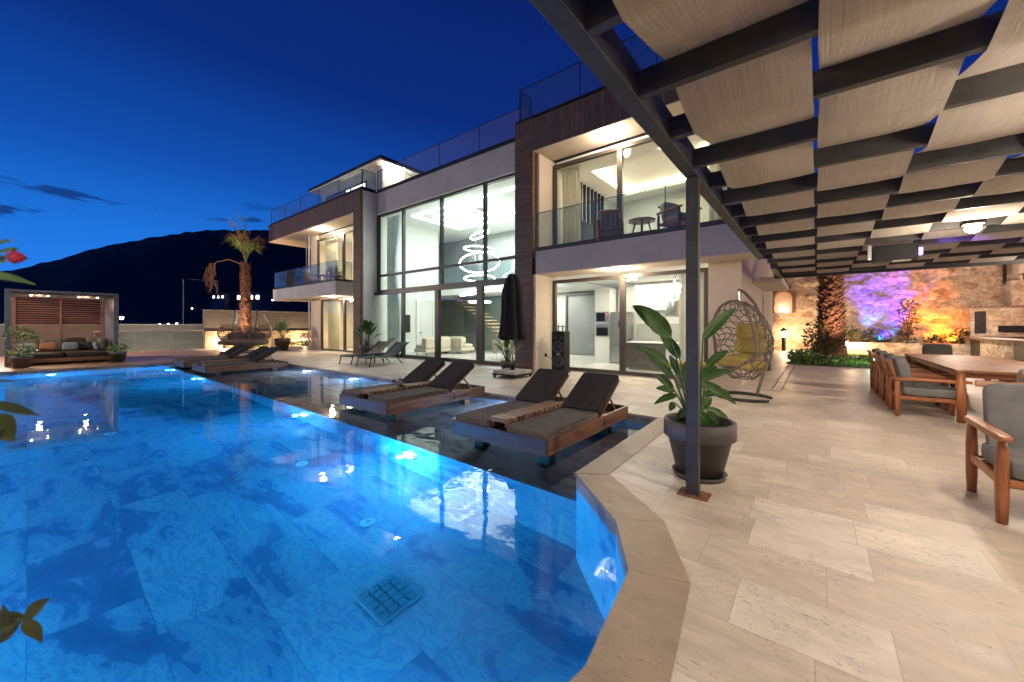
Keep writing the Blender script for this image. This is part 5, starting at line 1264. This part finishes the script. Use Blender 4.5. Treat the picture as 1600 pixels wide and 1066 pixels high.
for (ax, az), (bx, bz) in zip(arch, arch[1:]): b.quad((ax, SWY - .02, az), (bx, SWY - .02, bz), (bx, SWY + .44, bz), (ax, SWY + .44, az))
b.quad((NX - NW, SWY - .02, NZ), (NX + NW, SWY - .02, NZ), (NX + NW, SWY + .44, NZ), (NX - NW, SWY + .44, NZ)); b.build('recess', MT['brick'], ni)
MB().box(NX - NW - .05, NX + NW + .05, SWY + .40, SWY + .43, NZ - .1, NZ + NH + NW + .1).build('recess_back', MT['beige'], ni)
b = MB()
for i in range(17):
    a = math.pi * (i + .5) / 17; mt = Matrix.Translation((NX, SWY - .03, NZ + NH)) @ Matrix.Rotation(-a + math.pi / 2, 4, 'Y'); b.box(-.045, .045, -.14, .05, NW, NW + .17, mt)
for s_ in (-1, 1):
    for i in range(8): b.box(NX + s_ * (NW + .075) - .075, NX + s_ * (NW + .075) + .075, SWY - .16, SWY + .02, NZ + i * .107, NZ + i * .107 + .09)
b.build('brick_surround', MT['brick'], ni, bevel=.006)
nl = thing('niche_lamp', (NX, SWY + .18, NZ), 0, 'small glowing lamp inside the arched niche', 'lamp'); MB().lathe([(.08, 0), (.08, .05), (0, .05)]).build('base', MT['black'], nl); MB().pillow((0, 0, .14), (.14, .14, .16), .8).build('bulb', MT['lampw'], nl, True)
lamp('POINT', 'niche_lamp_light', (0, -.12, .35), 2.6, (1, .62, .34), .05, nl)
# lawn and planter
struct(MB().poly([(-.95, 17.9), (5.2, 17.2), (5.2, 25.8), (.2, 25.8), (-.55, 22)], .02).build('lawn', MT['lawnm']))
gb = MB(); rnd = random.Random(11)
for i in range(9000):
    y = 17.5 + 8 * rnd.random() ** 1.3; x = -.8 + 6 * rnd.random()
    if x < -.9 + max(0, y - 18) * .13 or y < 17.95 - (x + .95) * .11: continue
    a = rnd.random() * 6.3; h_ = rnd.uniform(.05, .11); dx, dy = math.cos(a) * .012, math.sin(a) * .012
    gb.add([(x - dx, y - dy, .02), (x + dx, y + dy, .02), (x + rnd.uniform(-.04, .04), y + rnd.uniform(-.04, .04), .02 + h_)], [(0, 1, 2)])
g_ = gb.build('grass', MT['grassm'], None, fix=False); g_['kind'] = 'stuff'; g_['label'] = 'short green grass of the lawn by the palm'
pl = wthing('planter_wall', (4, 25.9, 0), 'low pale stone planter wall before the lit retaining wall', 'planter')
MB().box(.9, 8, 25.8, 26.15, 0, .62).build('stone_front', MT['stone2'], pl); MB().box(.9, 8, 26.151, 27.6, 0, .5).build('soil', MT['soil'], pl)
GB = 'bushes and plants before the stone wall'
for i, (x, y, z, rx, ry, rz, n, lb, m_) in enumerate(((-.45, 19.2, 0, .5, .6, .28, 500, 'bright green low shrub at the left corner of the lawn', 'leafp'), (.2, 18.6, 0, .6, .4, .2, 420, 'low green shrub at the front edge of the lawn', 'leafp'), (2.6, 18.3, 0, .4, .3, .16, 200, 'small green shrub in the lawn right of the others', 'leafp'),
    (-.05, 22.6, 0, .5, .5, .9, 420, 'sparse bush left of the thick palm trunk', 'leafb'), (1.4, 26.7, .5, .5, .5, .5, 200, 'sparse bush in the planter right of the palm', 'leafb'), (2.4, 27.1, .5, .6, .35, .42, 420, 'dense bush glowing violet in the planter', 'leafb'), (3.6, 27.3, .5, .5, .3, 1.25, 320, 'tall bush at the right of the violet light', 'leafb'), (4.6, 26.8, .5, .6, .5, .3, 200, 'low bush between the violet and orange lights', 'leafb'), (5.3, 26.9, .5, .4, .4, .45, 220, 'bush glowing orange beside the barbecue', 'leafb'))):
    bush((x, y, z), rx, ry, rz, n, .13, 60 + i, lb, m_, GB)
def spotfix(loc, d, p, col, label, ang=100, blend=1):
    t = thing('garden_spotlight', loc, 0, label, 'spotlight', 'coloured spotlights at the stone wall'); MB().lathe([(.05, 0), (.07, .10), (0, .10)]).build('housing', MT['black'], t)
    lamp('SPOT', 'garden_spot', (0, 0, .14), p, col, .05, t, aim(d), ang, blend)
spotfix((2.75, 26.6, .62), (.0, .66, 1), 1250, (.05, .002, 1), 'spotlight throwing violet light up the stone wall', 78)
spotfix((2.55, 26.9, .62), (.02, .9, .6), 420, (.005, .16, 1), 'spotlight making the blue core of the violet glow', 90)
spotfix((5.0, 26.9, .62), (.1, .9, 1), 1000, (1, .24, .01), 'spotlight throwing orange light beside the barbecue', 130)
gl_ = thing('lawn_light', (1.7, 19.3, .02), 0, 'small greenish light standing low in the lawn', 'lamp')
MB().tube([(0, 0, 0), (0, 0, .16)], .02).build('spike', MT['black'], gl_); MB().pillow((0, 0, .19), (.09, .09, .07), 1, n=8, m=12).build('globe', em('green_glow', (.15, 1, .55), 5), gl_, True); lamp('POINT', 'lawn_light_glow', (0, -.2, .5), 30, (.75, 1, .6), .1, gl_)
bollard((-1.45, 26.9, 0), 1.35, 110, 'tall dark lamp post glowing below the niche', r=.1)
bollard((1.15, 25.2, 0), .8, 110, 'garden lamp glowing behind the thick palm trunk')
lamp('POINT', 'wall_wash', (6.8, 22, 4.4), 260, (1, .50, .28), .3, sw_)
dp = wthing('drain_pipe', (6.8, SWY - .3, 0), 'thin dark drain pipe down the stone wall by the barbecue', 'pipe')
MB().tube([(6.75, SWY - .3, 6), (6.75, SWY - .3, 3.4), (6.85, SWY - .4, 3.2), (6.85, SWY - .4, 2.3)], .06).build('pipe', MT['black'], dp)

# ------------------------------------------------------------------ barbecue kitchen of stone
bq = wthing('stone_barbecue', (6.5, 26, 0), 'stone outdoor barbecue kitchen with brick edged ledges at the right', 'barbecue')
MB().box(5.35, 6.1, 18.6, 27.1, 0, .88).build('counter', MT['stone2'], bq, bevel=.02)
MB().box(5.28, 6.15, 18.55, 27.12, .882, .95).build('worktop', MT['concrete'], bq, bevel=.01)
b = MB()
for i in range(56): b.box(5.25, 5.33, 18.6 + i * .15, 18.6 + i * .15 + .12, .885, .945)
b.build('brick_edge', MT['brick'], bq)
for (a, c_) in ((19.9, 21.1), (24.6, 25.9)): MB().box(5.335, 5.348, a, c_, .08, .84).build('cupboard_door', MT['framed'], bq, bevel=.004)
MB().box(5.5, 9.5, 26.6, 27.9, .951, 2.25).build('hearth', MT['stone2'], bq, bevel=.02); MB().box(5.42, 9.5, 26.5, 27.9, 2.252, 2.32).build('ledge', MT['concrete'], bq)
b = MB()
for i in range(26): b.box(5.42 + i * .15, 5.54 + i * .15, 26.47, 26.53, 2.256, 2.316)
b.build('brick_edge', MT['brick'], bq)
MB().box(6.3, 9.4, 26.575, 26.598, 1.15, 1.45).build('fire_opening', MT['black'], bq); MB().box(5.62, 5.95, 26.575, 26.598, 1.1, 2.1).build('side_recess', MT['framed'], bq)
MB().box(6.75, 9.4, 26.9, 27.88, 2.322, 3.45).build('hood', MT['stone2'], bq, bevel=.02)
MB().box(7.0, 9.4, 27.0, 27.87, 3.451, 6.2).build('chimney', MT['beige'], bq)
bh = thing('birdhouse', (7.55, 26.6 + .4, 3.452), 0, 'small dark roofed birdhouse on top of the barbecue hood', 'birdhouse')
MB().prism([(-.62, 0), (.62, 0), (0, .28)], -.2, .2).build('roof', MT['clad'], bh)
for v_ in [o for o in bh.children]: v_.rotation_euler = (R(90), 0, 0); v_.location = (0, 0, .22)
for x in (-.42, .0, .42): MB().box(x - .05, x + .05, -.12, .12, 0, .22).build('post', MT['clad'], bh)
lamp('POINT', 'barbecue_light', (4.4, 23.5, 2.4), 190, (1, .82, .62), .15, bq)
dc = MB()
dc.box(-.80, -.78, 10.5, 17.4, .002, .006).box(-.62, -.60, 10.5, 17.4, .002, .006).box(-2.2, -.6, 10.3, 10.32, .002, .006).box(-.62, 1.6, 17.4, 17.42, .002, .006)
struct(dc.build('drain_channel', MT['wallg']))

# ------------------------------------------------------------------ balcony furniture
def bal_chair(loc, rz, label, grp):
    c_ = dup(BC, loc, rz, label); c_['group'] = grp; return c_
GBC = 'armchairs on the right balcony'
BC = teak_chair('balcony_armchair', 'low wooden armchair with a pale back on the left of the right balcony', GBC, cush='cream', w_=.62, back=.86, arm=.6)
BC.location = (-4.55, 10.25, 3.76); BC.rotation_euler = (0, 0, R(200))
bal_chair((-2.75, 10.3, 3.76), R(60), 'low wooden armchair right of the round table on the right balcony', GBC)
def rtable(loc, label, grp):
    t = thing('round_table', loc, 0, label, 'table', grp); MB().lathe([(0, .47), (.36, .47), (.37, .50), (0, .50)], n=8).build('tabletop', MT['teakX'], t)
    for a in range(4): MB().tube([(.28 * math.cos(a * 1.57 + .4), .28 * math.sin(a * 1.57 + .4), 0), (.16 * math.cos(a * 1.57 + .4), .16 * math.sin(a * 1.57 + .4), .469)], .022, 8).build('leg', MT['teak'], t)
rtable((-3.65, 10.2, 3.76), 'small wooden table between the armchairs on the right balcony', 'small tables on the balconies')
GLB = 'armchairs on the left balcony'
bal_chair((-22.9, 10.25, 3.76), R(180), 'pale armchair on the left balcony, left of the table', GLB); bal_chair((-20.3, 10.3, 3.76), R(80), 'dark backed armchair at the right of the left balcony', GLB)
rtable((-21.6, 10.2, 3.76), 'small wooden table on the left balcony', 'small tables on the balconies')

# ------------------------------------------------------------------ rose bush close to the camera
rb = wthing('rose_bush', (-2.0, -.45, 0), 'rose bush reaching in from the left edge with a pink bud and blurry leaves', 'rose bush')
r0 = Vector((-2.0, -.45, 0))
def rleaf(u0, v0, u1, v1, d, wd, m_='leafd', nm=(.6, -.6, .4)):
    a = at(u0, v0, d); b_ = at(u1, v1, d * 1.02); n = 8
    pts = bez(a, a.lerp(b_, .5) + Vector((0, 0, .008)), b_, n); ws = [wd * math.sin(math.pi * min(.985, (i / n) ** .85 + .01)) + .0008 for i in range(n + 1)]
    MB().blade(pts, ws, nm, .2).build('leaf', MT[m_], rb, True)
D_ = 1.0
MB().tube(bez(r0, (-1.9, -.25, .5), at(-40, 975, D_), 8), .006, 6).tube(bez(r0, (-2.0, -.3, 1.0), at(-30, 640, D_), 8), .005, 6).tube(bez(r0, (-2.1, -.3, 1.2), at(-40, 405, D_), 8), .005, 6).build('stem', MT['leafd'], rb, True)
MB().tube([at(-40, 975, D_), at(0, 965, D_), at(38, 968, D_)], .002, 5).build('twig', MT['leafd'], rb, True)
MB().tube([at(-40, 405, D_), at(-10, 402, D_), at(12, 402, D_)], .004, 6).build('twig', MT['leafd'], rb, True)
for q in ((38, 970, 77, 935, .022), (8, 990, 5, 945, .018), (-6, 985, 40, 962, .03), (40, 965, 66, 1004, .024), (0, 1005, 35, 968, .02), (-20, 650, 22, 690, .045), (-30, 700, 14, 660, .03), (-20, 630, 62, 650, .014), (-40, 600, 20, 596, .006), (-40, 425, 56, 445, .012), (-10, 385, 22, 376, .008), (-5, 398, 30, 388, .008), (-20, 400, 10, 412, .012)):
    rleaf(q[0], q[1], q[2], q[3], D_, q[4] * .8, 'leafd' if q[1] > 500 else 'leafp')
c_ = at(24, 402, D_); dr = (at(45, 403, D_) - at(5, 401, D_)).normalized()
for i in range(9):
    a = i * 2.4; side = (Vector((0, 0, 1)) * math.sin(a) + dr.cross(Vector((0, 0, 1))) * math.cos(a))
    MB().blade(bez(c_ - dr * .018, c_ + side * .016, c_ + dr * .026 + side * .003, 6), [.003, .008, .010, .009, .006, .003, .001], side, .5).build('flower_petal', MT['petal'], rb, True)
MB().pillow(c_ + dr * .002, (.028, .028, .024), .8).build('bud_heart', MT['petal'], rb, True)
for i in range(4):
    a = i * 1.57; side = (Vector((0, 0, 1)) * math.sin(a) + dr.cross(Vector((0, 0, 1))) * math.cos(a)); MB().blade(bez(c_ - dr * .022, c_ - dr * .005 + side * .018, c_ + dr * .01 + side * .022, 5), [.002, .005, .005, .004, .002, .0005], side, .3).build('sepal', MT['leafp'], rb, True)

# added lamp posts out of view: warm fill for the facade and wooden deck
for i, (x, y) in enumerate(((-7.5, -6.5), (-21.5, -5.5), (-29.0, -1.6))):
    t = thing('lamp_post', (x, y, 0), 0, ('added unseen fill lamp post behind the camera on the near side of the pool', 'added unseen fill lamp post on the near side of the pool by the cabana', 'added unseen fill lamp post behind the cabana at the end of the deck')[i], 'lamp', 'added fill lamp posts on the near side of the pool')
    MB().tube([(0, 0, 0), (0, 0, 3.6)], .05).build('pole', MT['black'], t); MB().pillow((0, 0, 3.8), (.34, .34, .34), 1, n=10, m=16).build('globe', MT['lampw'], t, True)
    lamp('POINT', 'lamp_post_light', (0, 0, 4.2), (480, 700, 1100)[i], (1, .82, .64), .2, t)
